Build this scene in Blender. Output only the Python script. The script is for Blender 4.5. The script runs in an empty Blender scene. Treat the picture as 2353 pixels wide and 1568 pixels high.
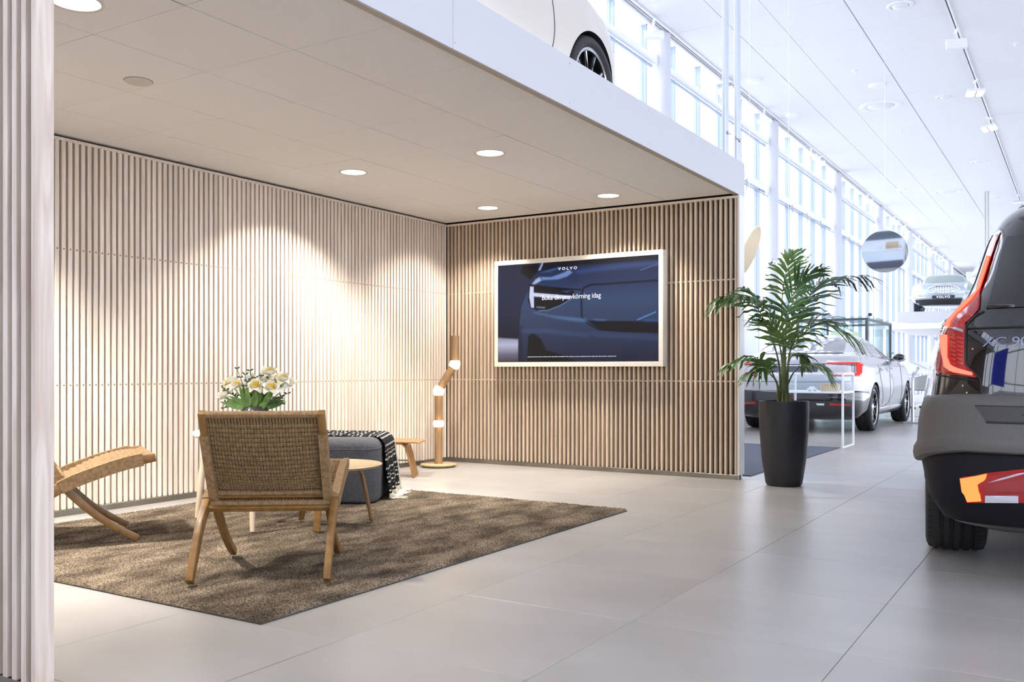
import bpy, bmesh, math, random
import numpy as np
from mathutils import Vector, Matrix
from mathutils.bvhtree import BVHTree
from mathutils.geometry import tessellate_polygon

PI = math.pi
rnd = random.Random(7)
SC = bpy.context.scene
COL = SC.collection

# ------------------------------------------------------------------ camera
FPX, PCX, PCY = 2115.2, 1176.5, 850.0          # focal length, centre and horizon in photo pixels (2353 x 1568)
CAM = Vector((5.373, -7.433, 0.9095))
FWD = Vector((-0.5273, 0.8497, 0)).normalized()
RGT = Vector((FWD.y, -FWD.x, 0))
cam_d = bpy.data.cameras.new('camera')
cam_o = bpy.data.objects.new('camera', cam_d)
COL.objects.link(cam_o)
cam_d.sensor_width = 36.0
cam_d.lens = FPX / 2353 * 36
cam_d.shift_y = (PCY - 784) / 2353
cam_d.clip_start = 0.05
cam_d.clip_end = 300
cam_o.location = CAM
cam_o.rotation_euler = (PI / 2, 0, math.atan2(-FWD.x, FWD.y))
SC.camera = cam_o

# ------------------------------------------------------------------ world and exposure
W = bpy.data.worlds.new('world')
SC.world = W
W.use_nodes = True
bg = W.node_tree.nodes['Background']
bg.inputs[0].default_value = (0.82, 0.88, 1.0, 1)
bg.inputs[1].default_value = 4.7
SC.view_settings.view_transform = 'Standard'
SC.view_settings.look = 'None'
SC.view_settings.gamma = 1
SC.view_settings.exposure = 0.16
SC.view_settings.use_curve_mapping = False
try:
    SC.cycles.max_bounces = 8
    SC.cycles.diffuse_bounces = 4
    SC.cycles.glossy_bounces = 3
    SC.cycles.use_adaptive_sampling = True
    SC.cycles.adaptive_threshold = .035
    SC.cycles.adaptive_min_samples = 16
    SC.cycles.transparent_max_bounces = 24
    SC.cycles.caustics_reflective = False
    SC.cycles.caustics_refractive = False
    SC.cycles.sample_clamp_indirect = 6.0
    SC.cycles.use_denoising = True
    SC.cycles.use_light_tree = False
except Exception:
    pass

# ------------------------------------------------------------------ helpers
def ray(px, py):
    return FWD + RGT * ((px - PCX) / FPX) + Vector((0, 0, (PCY - py) / FPX))
def at_z(px, py, z=0.0):
    d = ray(px, py); return CAM + d * ((z - CAM.z) / d.z)
def at_x(px, py, x):
    d = ray(px, py); return CAM + d * ((x - CAM.x) / d.x)
def at_y(px, py, y):
    d = ray(px, py); return CAM + d * ((y - CAM.y) / d.y)
def at_d(px, py, D):
    return CAM + ray(px, py) * D

class MB:
    """collects shapes; build() links them as one mesh object"""
    def __init__(s): s.v = []; s.f = []
    def add(s, v, f):
        o = len(s.v); s.v += [tuple(p) for p in v]; s.f += [tuple(i + o for i in q) for q in f]; return s
    def box(s, x0, x1, y0, y1, z0, z1):
        return s.add([(x0,y0,z0),(x1,y0,z0),(x1,y1,z0),(x0,y1,z0),(x0,y0,z1),(x1,y0,z1),(x1,y1,z1),(x0,y1,z1)],
                     [(0,3,2,1),(4,5,6,7),(0,1,5,4),(1,2,6,5),(2,3,7,6),(3,0,4,7)])
    def obox(s, M, sx, sy, sz):
        v = [M @ Vector((a*sx/2, b*sy/2, c*sz/2)) for c in (-1,1) for a, b in ((-1,-1),(1,-1),(1,1),(-1,1))]
        return s.add(v, [(0,3,2,1),(4,5,6,7),(0,1,5,4),(1,2,6,5),(2,3,7,6),(3,0,4,7)])
    def tube(s, path, r, n=10, cap=True, sx=1.0, up=None):
        """sweep a circle (or ellipse) along a path; r number or list"""
        P = [Vector(p) for p in path]; m = len(P)
        rs = r if isinstance(r, (list, tuple)) else [r] * m
        vs = []; prev = None
        for i in range(m):
            t = (P[min(i+1, m-1)] - P[max(i-1, 0)]).normalized()
            if prev is None:
                a = Vector(up) if up else (Vector((0,0,1)) if abs(t.z) < .9 else Vector((1,0,0)))
                nx = (a - t * a.dot(t)).normalized()
            else:
                nx = (prev - t * prev.dot(t)).normalized()
            prev = nx; ny = t.cross(nx)
            for k in range(n):
                a = 2 * PI * k / n
                vs.append(P[i] + nx * (rs[i] * math.cos(a)) + ny * (rs[i] * sx * math.sin(a)))
        fs = [(i*n+k, i*n+(k+1)%n, (i+1)*n+(k+1)%n, (i+1)*n+k) for i in range(m-1) for k in range(n)]
        if cap:
            fs.append(tuple(range(n-1, -1, -1))); fs.append(tuple((m-1)*n + k for k in range(n)))
        return s.add(vs, fs)
    def sweep(s, path, w, h, up=(0,0,1), side=None):
        """rectangular bar along a path: w across 'side', h across normal; w, h numbers or lists"""
        P = [Vector(p) for p in path]; m = len(P); sd = Vector(side).normalized()
        ws = w if isinstance(w, (list, tuple)) else [w]*m; hs = h if isinstance(h, (list, tuple)) else [h]*m
        vs = []
        for i in range(m):
            t = (P[min(i+1,m-1)] - P[max(i-1,0)]).normalized()
            n = t.cross(sd).normalized()
            for a, b in ((-1,-1),(1,-1),(1,1),(-1,1)):
                vs.append(P[i] + sd*(a*ws[i]/2) + n*(b*hs[i]/2))
        fs = [(i*4+k, i*4+(k+1)%4, (i+1)*4+(k+1)%4, (i+1)*4+k) for i in range(m-1) for k in range(4)]
        fs += [(3,2,1,0), tuple((m-1)*4+k for k in range(4))]
        return s.add(vs, fs)
    def lathe(s, prof, n=32, c=(0,0,0), axis='z', cap=True):
        cx, cy, cz = c; vs = []
        for r, z in prof:
            for k in range(n):
                a = 2*PI*k/n; p = (r*math.cos(a), r*math.sin(a), z)
                if axis == 'x': p = (p[2], p[0], p[1])
                if axis == 'y': p = (p[1], p[2], p[0])
                vs.append((p[0]+cx, p[1]+cy, p[2]+cz))
        m = len(prof)
        fs = [(i*n+k, i*n+(k+1)%n, (i+1)*n+(k+1)%n, (i+1)*n+k) for i in range(m-1) for k in range(n)]
        if cap:
            fs.append(tuple(range(n-1,-1,-1))); fs.append(tuple((m-1)*n+k for k in range(n)))
        return s.add(vs, fs)
    def prism(s, poly, M, t):
        """polygon (2d, in the xy plane of M) extruded by t along M's z"""
        n = len(poly)
        vs = [M @ Vector((x, y, 0)) for x, y in poly] + [M @ Vector((x, y, t)) for x, y in poly]
        fs = [(k, (k+1)%n, n+(k+1)%n, n+k) for k in range(n)]
        tri = tessellate_polygon([[Vector((x, y, 0)) for x, y in poly]])
        fs += [tuple(q) for q in tri] + [tuple(n+i for i in reversed(q)) for q in tri]
        return s.add(vs, fs)
    def grid(s, fn, nu, nv):
        vs = [fn(i/(nu-1), j/(nv-1)) for i in range(nu) for j in range(nv)]
        fs = [(i*nv+j, (i+1)*nv+j, (i+1)*nv+j+1, i*nv+j+1) for i in range(nu-1) for j in range(nv-1)]
        return s.add(vs, fs)
    def sphere(s, c, r, nu=12, nv=8, sc=(1,1,1)):
        return s.add(*uvs(c, r, nu, nv, sc))
    def mesh(s, name='mesh', smooth=None, bevel=None, seg=1, merge=False):
        me = bpy.data.meshes.new(name)
        me.from_pydata(s.v, [], s.f)
        if bevel or merge:
            bm = bmesh.new(); bm.from_mesh(me)
            if merge: bmesh.ops.remove_doubles(bm, verts=bm.verts, dist=1e-5)
            bmesh.ops.recalc_face_normals(bm, faces=bm.faces)
            if bevel:
                es = [e for e in bm.edges if len(e.link_faces) == 2 and e.calc_face_angle(0) > .5]
                bmesh.ops.bevel(bm, geom=es, offset=bevel, segments=seg, profile=.5, affect='EDGES', clamp_overlap=True)
            bm.to_mesh(me); bm.free()
        if smooth is not None:
            me.polygons.foreach_set('use_smooth', [True]*len(me.polygons))
            me.set_sharp_from_angle(angle=math.radians(smooth))
        me.update()
        return me
    def build(s, name, mat=None, parent=None, smooth=None, bevel=None, seg=1, merge=False, fixn=True):
        me = s.mesh(name, smooth, bevel, seg, merge)
        if fixn and not (bevel or merge):
            bm = bmesh.new(); bm.from_mesh(me); bmesh.ops.recalc_face_normals(bm, faces=bm.faces); bm.to_mesh(me); bm.free()
        return link(name, me, mat, parent)

def uvs(c, r, nu, nv, sc=(1,1,1)):
    vs = [(c[0], c[1], c[2]-r*sc[2])]
    for j in range(1, nv):
        t = PI*j/nv
        for i in range(nu):
            a = 2*PI*i/nu
            vs.append((c[0]+r*sc[0]*math.sin(t)*math.cos(a), c[1]+r*sc[1]*math.sin(t)*math.sin(a), c[2]-r*sc[2]*math.cos(t)))
    vs.append((c[0], c[1], c[2]+r*sc[2])); L = len(vs)-1
    fs = [(0, 1+(i+1)%nu, 1+i) for i in range(nu)]
    fs += [(1+j*nu+i, 1+j*nu+(i+1)%nu, 1+(j+1)*nu+(i+1)%nu, 1+(j+1)*nu+i) for j in range(nv-2) for i in range(nu)]
    fs += [(L, 1+(nv-2)*nu+i, 1+(nv-2)*nu+(i+1)%nu) for i in range(nu)]
    return vs, fs

def link(name, data, mat=None, parent=None):
    o = bpy.data.objects.new(name, data)
    COL.objects.link(o)
    if mat is not None and data is not None and hasattr(data, 'materials') and not data.materials: data.materials.append(mat)
    if parent is not None: o.parent = parent
    return o

def tag(o, label=None, cat=None, group=None, kind=None):
    if label: o['label'] = label
    if cat: o['category'] = cat
    if group: o['group'] = group
    if kind: o['kind'] = kind
    return o

def thing(name, label, cat, loc=(0,0,0), rz=0, group=None):
    o = bpy.data.objects.new(name, None)
    o.empty_display_size = .1
    COL.objects.link(o)
    o.location = loc; o.rotation_euler = (0, 0, rz)
    return tag(o, label, cat, group)

def kids(o): return [c for c in bpy.data.objects if c.parent == o]
def copy_tree(o, parent=None):
    c = o.copy(); COL.objects.link(c); c.parent = parent
    for ch in kids(o): copy_tree(ch, c)
    return c

def spline(keys, x):
    """smooth interpolation of rows (x, a, b, ...) at x (monotone cubic-ish)"""
    xs = [k[0] for k in keys]
    if x <= xs[0]: return list(keys[0][1:])
    if x >= xs[-1]: return list(keys[-1][1:])
    i = max(j for j in range(len(xs)-1) if xs[j] <= x)
    h = xs[i+1]-xs[i]; t = (x-xs[i])/h; out = []
    for c in range(1, len(keys[0])):
        y0, y1 = keys[i][c], keys[i+1][c]
        def slope(j):
            if j == 0: return (keys[1][c]-keys[0][c])/(xs[1]-xs[0])
            if j == len(xs)-1: return (keys[-1][c]-keys[-2][c])/(xs[-1]-xs[-2])
            a = (keys[j][c]-keys[j-1][c])/(xs[j]-xs[j-1]); b = (keys[j+1][c]-keys[j][c])/(xs[j+1]-xs[j])
            return 0 if a*b <= 0 else 2*a*b/(a+b)
        m0, m1 = slope(i)*h, slope(i+1)*h
        out.append((2*t**3-3*t*t+1)*y0+(t**3-2*t*t+t)*m0+(-2*t**3+3*t*t)*y1+(t**3-t*t)*m1)
    return out

def bez(pts, n):
    """Catmull-Rom through points"""
    P = [Vector(p) for p in pts]; out = []
    Q = [2*P[0]-P[1]] + P + [2*P[-1]-P[-2]]; segs = len(P)-1
    for k in range(n):
        u = k/(n-1)*segs; i = min(int(u), segs-1); t = u-i
        a, b, c, d = Q[i], Q[i+1], Q[i+2], Q[i+3]
        out.append(.5*((2*b)+(c-a)*t+(2*a-5*b+4*c-d)*t*t+(3*b-a-3*c+d)*t**3))
    return out

# ------------------------------------------------------------------ materials
MATS = {}
def mat(name, col, rough=.5, metal=0.0, coat=0.0, emit=None, es=1.0, spec=None, trans=0.0, ior=None, sheen=0.0):
    if name in MATS: return MATS[name]
    m = bpy.data.materials.new(name); m.use_nodes = True
    b = m.node_tree.nodes['Principled BSDF']
    b.inputs['Base Color'].default_value = (*col, 1)
    b.inputs['Roughness'].default_value = rough
    b.inputs['Metallic'].default_value = metal
    b.inputs['Coat Weight'].default_value = coat
    b.inputs['Coat Roughness'].default_value = .03
    if spec is not None: b.inputs['Specular IOR Level'].default_value = spec
    if ior: b.inputs['IOR'].default_value = ior
    b.inputs['Transmission Weight'].default_value = trans
    b.inputs['Sheen Weight'].default_value = sheen
    if emit:
        b.inputs['Emission Color'].default_value = (*emit, 1); b.inputs['Emission Strength'].default_value = es
    MATS[name] = m
    return m

def noisy(name, c1, c2, scale, rough=.6, stretch=(1,1,1), detail=4, bump=0.0, bscale=None, rand=0.0, rand_col=0.0, lo=.35, hi=.65, coat=0.0, metal=0.0, rough2=None, spec=None, dist=0.0):
    """colour varied by noise in object space, optional bump and a change per object"""
    if name in MATS: return MATS[name]
    m = mat(name, c1, rough, metal, coat, spec=spec); nt = m.node_tree; b = nt.nodes['Principled BSDF']
    tc = nt.nodes.new('ShaderNodeTexCoord'); mp = nt.nodes.new('ShaderNodeMapping')
    mp.inputs['Scale'].default_value = stretch
    nt.links.new(tc.outputs['Object'], mp.inputs['Vector'])
    src = mp.outputs['Vector']
    oi = None
    if rand or rand_col:
        oi = nt.nodes.new('ShaderNodeObjectInfo')
        if rand:
            ml = nt.nodes.new('ShaderNodeMath'); ml.operation = 'MULTIPLY'; ml.inputs[1].default_value = rand
            nt.links.new(oi.outputs['Random'], ml.inputs[0])
            va = nt.nodes.new('ShaderNodeVectorMath'); va.operation = 'ADD'
            nt.links.new(src, va.inputs[0]); nt.links.new(ml.outputs[0], va.inputs[1]); src = va.outputs[0]
    n = nt.nodes.new('ShaderNodeTexNoise'); n.inputs['Scale'].default_value = scale; n.inputs['Detail'].default_value = detail
    n.inputs['Distortion'].default_value = dist
    nt.links.new(src, n.inputs['Vector'])
    r = nt.nodes.new('ShaderNodeValToRGB'); r.color_ramp.elements[0].position = lo; r.color_ramp.elements[1].position = hi
    r.color_ramp.elements[0].color = (*c1, 1); r.color_ramp.elements[1].color = (*c2, 1)
    nt.links.new(n.outputs[0], r.inputs[0])
    out = r.outputs[0]
    if rand_col:
        hs = nt.nodes.new('ShaderNodeHueSaturation')
        mr = nt.nodes.new('ShaderNodeMapRange'); mr.inputs['To Min'].default_value = 1-rand_col; mr.inputs['To Max'].default_value = 1+rand_col*.6
        nt.links.new(oi.outputs['Random'], mr.inputs[0]); nt.links.new(mr.outputs[0], hs.inputs['Value']); nt.links.new(out, hs.inputs['Color']); out = hs.outputs[0]
    nt.links.new(out, b.inputs['Base Color'])
    if rough2 is not None:
        mr = nt.nodes.new('ShaderNodeMapRange'); mr.inputs['To Min'].default_value = rough; mr.inputs['To Max'].default_value = rough2
        nt.links.new(n.outputs[0], mr.inputs[0]); nt.links.new(mr.outputs[0], b.inputs['Roughness'])
    if bump:
        n2 = n
        if bscale:
            n2 = nt.nodes.new('ShaderNodeTexNoise'); n2.inputs['Scale'].default_value = bscale; n2.inputs['Detail'].default_value = 3
            nt.links.new(src, n2.inputs['Vector'])
        bp = nt.nodes.new('ShaderNodeBump'); bp.inputs['Strength'].default_value = bump; bp.inputs['Distance'].default_value = .01
        nt.links.new(n2.outputs[0], bp.inputs['Height']); nt.links.new(bp.outputs[0], b.inputs['Normal'])
    return m

def glass(name, tint=(1,1,1), refl=.06, rough=0.0):
    """thin architectural glass: clear with a fresnel reflection"""
    if name in MATS: return MATS[name]
    m = bpy.data.materials.new(name); m.use_nodes = True; nt = m.node_tree; nt.nodes.clear()
    o = nt.nodes.new('ShaderNodeOutputMaterial'); mx = nt.nodes.new('ShaderNodeMixShader')
    t = nt.nodes.new('ShaderNodeBsdfTransparent'); t.inputs[0].default_value = (*tint, 1)
    g = nt.nodes.new('ShaderNodeBsdfGlossy'); g.inputs['Roughness'].default_value = rough
    fr = nt.nodes.new('ShaderNodeLayerWeight'); fr.inputs[0].default_value = .5
    pw = nt.nodes.new('ShaderNodeMath'); pw.operation = 'POWER'; pw.inputs[1].default_value = 5
    ma = nt.nodes.new('ShaderNodeMath'); ma.operation = 'MULTIPLY_ADD'; ma.inputs[1].default_value = .55; ma.inputs[2].default_value = refl*.5
    nt.links.new(fr.outputs['Facing'], pw.inputs[0]); nt.links.new(pw.outputs[0], ma.inputs[0]); nt.links.new(ma.outputs[0], mx.inputs[0])
    nt.links.new(t.outputs[0], mx.inputs[1]); nt.links.new(g.outputs[0], mx.inputs[2]); nt.links.new(mx.outputs[0], o.inputs[0])
    MATS[name] = m
    return m

def emis(name, col, s):
    if name in MATS: return MATS[name]
    m = bpy.data.materials.new(name); m.use_nodes = True; nt = m.node_tree; nt.nodes.clear()
    o = nt.nodes.new('ShaderNodeOutputMaterial'); e = nt.nodes.new('ShaderNodeEmission')
    e.inputs[0].default_value = (*col, 1); e.inputs[1].default_value = s
    nt.links.new(e.outputs[0], o.inputs[0]); MATS[name] = m
    return m

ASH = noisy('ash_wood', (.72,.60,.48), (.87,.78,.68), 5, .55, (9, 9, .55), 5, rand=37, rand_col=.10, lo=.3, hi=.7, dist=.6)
ASH_T = noisy('ash_wood_shaded', (.56,.43,.31), (.72,.58,.45), 5, .55, (9, 9, .55), 5, rand=41, rand_col=.14, lo=.3, hi=.7, dist=.6)  # same ash with the shade of the screen wall put into its colour
ASH_PALE = noisy('ash_wood_pale', (.50,.39,.32), (.68,.59,.52), 4, .5, (7, 7, .5), 5, rand=17, lo=.3, hi=.7, dist=1.2)
OAK = noisy('oak_wood', (.15,.070,.015), (.25,.128,.034), 6, .42, (3, 3, 3), 5, lo=.3, hi=.7, dist=.8, coat=.15)
OAK_LIGHT = noisy('oak_light', (.50,.345,.18), (.60,.44,.25), 5, .4, (1, 6, 6), 5, lo=.3, hi=.7, dist=.6)
OAK_LAMP = noisy('oak_lamp', (.24,.14,.065), (.36,.22,.11), 6, .45, (8, 8, .9), 5, lo=.3, hi=.7, dist=.5)
BEECH = noisy('beech_leg', (.66,.50,.34), (.74,.60,.45), 6, .45, (6, 6, .8), 4)
CORD = noisy('paper_cord', (.19,.112,.048), (.29,.182,.086), 60, .75, (1,1,1), 3)
CORD_SHADE = mat('paper_cord_shadow', (.09,.052,.025), .9)
BLACKFELT = mat('black_backing', (.018,.015,.014), .95)
STEEL = mat('brushed_steel', (.42,.40,.37), .38, 1.0)
STEEL2 = noisy('steel_skirting', (.24,.22,.19), (.36,.33,.28), 3, .38, (1,1,1), 3, metal=1.0)
WHITE = mat('white_paint', (.84,.85,.88), .45)
WHITE_G = mat('white_gloss', (.86,.86,.88), .2)
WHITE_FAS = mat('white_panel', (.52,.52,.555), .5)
ALU = mat('aluminium_mullion', (.34,.40,.52), .4)
BLACK_M = mat('black_matt', (.02,.02,.022), .55)
BLACK_G = mat('black_gloss', (.008,.008,.010), .06, 0, 1.0)
RUBBER = mat('tyre_rubber', (.018,.018,.020), .62)
CHROME = mat('chrome', (.82,.82,.84), .08, 1.0)
# ------------------------------------------------------------------ the building: floor, walls, ceilings, glazing
LH = 2.367                      # lounge ceiling height
ZC = 5.69                       # showroom ceiling height
XF = 2.966                      # edge of the mezzanine
YB = 0.13                       # far edge of the mezzanine
X1, Y0, Y1 = 14.0, -13.0, 46.0  # hall extent

TILE = .7373
TX0, TY0 = 5.373 - 2.1226, -7.433 + 4.5363      # one joint crossing of the floor tiles
GROUT = mat('floor_grout', (.20,.17,.14), .8)
FLOORM = noisy('floor_tile_stone', (.35,.332,.313), (.43,.41,.39), 1.6, .31, (1,1.6,1), 6, rand=23, lo=.3, hi=.72, rough2=.36, spec=.75, bump=.006, bscale=160, rand_col=.02)
fl = MB().box(-.3, X1, Y0, Y1, -.12, -.004).build('floor', GROUT); tag(fl, kind='structure')
tile_me = MB().box(.0009, TILE-.0009, .0009, TILE-.0009, -.010, 0).mesh('tile', bevel=.0008); tile_me.materials.append(FLOORM)
far = MB()
i0 = math.floor((-.3-TX0)/TILE); i1 = math.ceil((X1-TX0)/TILE); j0 = math.floor((Y0-TY0)/TILE); j1 = math.ceil((Y1-TY0)/TILE)
nt_ = 0
for i in range(i0, i1):
    for j in range(j0, j1):
        x, y = TX0+i*TILE, TY0+j*TILE
        if -.3 < x < 6.2 and -5.6 < y < 12.5 and not (x < .3 and y < -4.6):
            v = Vector((x+.37, y+.37, 0)) - CAM; D = v.dot(FWD); u = PCX + FPX*v.dot(RGT)/max(D, .1)
            if D > 1.2 and -300 < u < 2650:
                o = link('tile', tile_me, None, fl); o.location = (x, y, 0); nt_ += 1; continue
        far.add([(x+.001,y+.001,0),(x+TILE-.001,y+.001,0),(x+TILE-.001,y+TILE-.001,0),(x+.001,y+TILE-.001,0)], [(0,1,2,3)])
tag(far.build('distant_tile', FLOORM, fl), kind='stuff')
# pavement outside
tag(MB().box(-60, 75, -60, 110, -.20, -.13).build('ground', mat('pavement', (.80,.80,.82), .9)), kind='structure')

# --- slatted walls of the lounge
PITCH = .0437
WB = MB().box(-.08, -.057, -5.93, .06, 0, LH+.034).build('wall_left', BLACKFELT); tag(WB, kind='structure')
sl_l = MB().box(-.055, 0, -.014, .014, .040, LH-.036).mesh('slat', bevel=.0018); sl_l.materials.append(ASH)
n_l = int(5.9/PITCH)
for k in range(n_l):
    o = link('slat', sl_l, None, WB); o.location = (0, -.026-k*PITCH, 0)
for z in (.812, 1.660):
    MB().tube([(-.030, -5.9, z), (-.030, -.002, z)], .0075, 8).build('rod', ASH, WB, smooth=60)
pg = MB()
for k in range(n_l):
    for z in (.812, 1.660): pg.tube([(-.004, -.026-k*PITCH, z), (.0012, -.026-k*PITCH, z)], .0062, 8)
tag(pg.build('rod_plug', mat('rod_plug', (.30,.18,.09), .6), WB), kind='stuff')
MB().box(-.056, -.001, -5.93, -.001, LH-.036, LH-.016).build('top_rail', ASH, WB)
tag(MB().box(-.05, .004, -5.9, .0, 0, .039).build('baseboard_left', STEEL2, bevel=.001), kind='structure')

WT = MB().box(-.057, XF-.018, .058, .075, 0, LH+.034).build('wall_back', BLACKFELT); tag(WT, kind='structure')
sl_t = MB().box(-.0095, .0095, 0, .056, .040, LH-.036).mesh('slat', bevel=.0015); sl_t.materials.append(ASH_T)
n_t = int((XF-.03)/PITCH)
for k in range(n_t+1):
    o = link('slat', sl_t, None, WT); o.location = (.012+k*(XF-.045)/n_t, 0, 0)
for z in (.812, 1.660):
    MB().tube([(.004, .024, z), (XF-.03, .024, z)], .0075, 8).build('rod', ASH, WT, smooth=60)
MB().box(.001, XF-.02, .001, .057, LH-.036, LH-.016).build('top_rail', ASH, WT)
MB().box(XF-.018, XF+.002, -.002, .126, .038, LH-.012).build('end_board', mat('end_board_white', (.74,.72,.71), .5), WT, bevel=.002)
MB().box(-.057, XF-.018, .108, .126, .03, LH+.034).build('rear_panel', WHITE, WT)
tag(MB().box(.0, XF-.012, -.004, .05, 0, .039).build('baseboard_back', STEEL2, bevel=.001), kind='structure')
MB().box(XF-.010, XF-.002, .05, .085, 0, .039).build('rear_foot', STEEL, WT)

PX, PY0, PY1 = 2.934, -5.979, -5.924
WF = MB().box(.9, PX-.022, PY0+.03, PY1-.012, 0, LH-.002).build('wall_front', BLACKFELT); tag(WF, kind='structure')
sl_p = MB().box(-.011, .011, PY0, PY1, .04, LH-.004).mesh('slat', bevel=.0018); sl_p.materials.append(ASH_PALE)
for k in range(40):
    o = link('slat', sl_p, None, WF); o.location = (PX-.011-.0455*k-(.003 if k else 0), 0, 0)
tag(MB().box(.9, PX-.004, PY0+.004, PY1-.004, 0, .039).build('baseboard_front', STEEL2), kind='structure')

# --- lounge ceiling of square tiles on a suspended grid
CEILT = noisy('ceiling_tile', (.90,.88,.86), (.93,.91,.89), 260, .95, (1,1,1), 2, bump=.12)
CE = MB().box(-.06, XF-.03, -6.6, YB-.05, LH+.02, LH+.03).build('ceiling', mat('ceiling_grid_shadow', (.10,.085,.07), .9)); tag(CE, kind='structure')
CGX, CGY = 1.7192, -4.9929
hx = [CGX+.6*i for i in range(-3, 3)]
hy = [CGY+.6*j for j in range(-3, 9)]
HOLES = [(1.983,-2.251),(.798,-2.28),(.818,-.506),(1.995,-.459),(1.981,-5.244),(.80,-5.24)]
xe = [-.05]+[x for x in hx if -.02 < x < 2.88]+[2.905]
ye = [-6.6]+[y for y in hy if y > -6.5]+[.0]
def holed(x0, x1, y0, y1, c, r, n=24):
    """tile with a round hole for a lamp"""
    m = MB(); cx, cy = c; ring = []; out = []
    for k in range(n):
        a = 2*PI*(k+.5)/n; dx, dy = math.cos(a), math.sin(a)
        t = min(((x1 if dx > 0 else x0)-cx)/dx if abs(dx) > 1e-6 else 9, ((y1 if dy > 0 else y0)-cy)/dy if abs(dy) > 1e-6 else 9)
        ring.append((cx+r*dx, cy+r*dy)); out.append((cx+t*dx, cy+t*dy))
    v = [(x,y,LH) for x,y in ring]+[(x,y,LH) for x,y in out]+[(x,y,LH+.018) for x,y in ring]+[(x,y,LH+.018) for x,y in out]
    f = []
    for k in range(n):
        l = (k+1)%n
        f += [(k,l,n+l,n+k),(2*n+k,2*n+l,3*n+l,3*n+k),(k,l,2*n+l,2*n+k),(n+k,n+l,3*n+l,3*n+k)]
    m.add(v, f)
    for (ax, bx) in ((x0,x0),(x1,x1)):          # corners outside the fan
        pass
    cs = [(x0,y0),(x1,y0),(x1,y1),(x0,y1)]
    for q in cs:
        ds = sorted(range(n), key=lambda k: (out[k][0]-q[0])**2+(out[k][1]-q[1])**2)[:2]
        a, b = out[ds[0]], out[ds[1]]
        m.add([(a[0],a[1],LH),(q[0],q[1],LH),(b[0],b[1],LH)], [(0,1,2)])
    return m
for a, b in zip(xe, xe[1:]):
    for c, d in zip(ye, ye[1:]):
        h = [p for p in HOLES if a < p[0] < b and c < p[1] < d]
        if h and min(h[0][0]-a, b-h[0][0], h[0][1]-c, d-h[0][1]) > .112:
            holed(a+.0022, b-.0022, c+.0014, d-.0014, h[0], .098).build('ceiling_tile', CEILT, CE)
        else:
            MB().box(a+.0022, b-.0022, c+.0014, d-.0014, LH, LH+.018).build('ceiling_tile', CEILT, CE, bevel=.0012)
MB().box(2.907, XF-.017, -6.6, YB, LH-.008, LH+.02).build('edge_trim', mat('ceiling_edge', (.50,.45,.38), .8), CE)

# --- mezzanine slab with its white fascia
ME = MB().box(-.06, XF-.02, -6.6, YB-.01, LH+.035, 2.60).build('mezzanine', WHITE); tag(ME, kind='structure')
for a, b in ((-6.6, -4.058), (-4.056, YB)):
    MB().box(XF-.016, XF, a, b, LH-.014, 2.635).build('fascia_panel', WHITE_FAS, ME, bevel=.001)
scr = MB().lathe([(.004,0),(.004,.0012)], 8, axis='x').mesh('screw'); scr.materials.append(STEEL)
for y in (-4.04, -2.95, -1.86, -.78, .10, -5.1):
    for z in (2.385, 2.602):
        o = link('screw', scr, None, ME); o.location = (XF, y, z)
# suspension rods of the mezzanine
for nme, y in (('suspension_rod', -.215), ('suspension_rod', .085)):
    t = thing(nme, 'pale steel suspension rod on the mezzanine, '+('the one nearer the parked cream car' if y < 0 else 'at the far corner above the screen wall end'), 'rod', (XF-.045, y, 2.60), 0, 'paired suspension rods of the mezzanine')
    MB().box(-.014, .014, -.045, .045, 0, ZC-2.60).build('bar', mat('rod_steel', (.62,.66,.74), .35, .4), t, bevel=.004)
    MB().tube([(.016, 0, .22), (.016, .10 if y < 0 else -.10, .23)], .006, 8).build('cross_link', STEEL, t)
    MB().sphere((.016, 0, .22), .014, 8, 6).build('link_knob', STEEL, t, smooth=80)

# --- showroom ceiling
SCM = noisy('showroom_ceiling', (.80,.80,.82), (.83,.83,.85), 120, .9, (1,1,1), 2)
SC2 = MB().box(.33, X1, Y0, Y1, ZC+.015, ZC+.2).build('ceiling', mat('ceiling_joint', (.62,.62,.65), .9)); tag(SC2, kind='structure')
sx = [.33, 1.2, 1.805, 2.735, 3.88, 5.08, 6.28, 7.48, 8.68, 9.88, 11.08, 12.28, X1]
sy0 = 6.097
farc = MB()
for a, b in zip(sx, sx[1:]):
    j = math.floor((Y0-sy0)/1.19)
    while sy0+j*1.19 < Y1:
        c = sy0+j*1.19; j += 1
        if a < 7 and 2.2 < c < 24:
            g = .012 if abs(a-2.735) < .01 else (.005 if abs(a-1.2) < .01 else .0025)
            MB().box(a+g, b-.002, c+.0025, c+1.1875, ZC, ZC+.014).build('ceiling_panel', SCM, SC2, bevel=.002)
        else:
            farc.add([(a+.003,c+.003,ZC),(b-.002,c+.003,ZC),(b-.002,c+1.187,ZC),(a+.003,c+1.187,ZC)], [(3,2,1,0)])
tag(farc.build('distant_ceiling_panel', SCM, SC2, fixn=False), kind='stuff')
# upstand at the glazing edge of the ceiling
tag(MB().box(.05, .33, Y0, Y1, ZC+.12, ZC+.22).build('trim_1', WHITE), kind='structure')
tag(MB().box(.315, .345, Y0, Y1, ZC-.06, ZC+.13).build('trim_2', WHITE), kind='structure')

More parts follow.
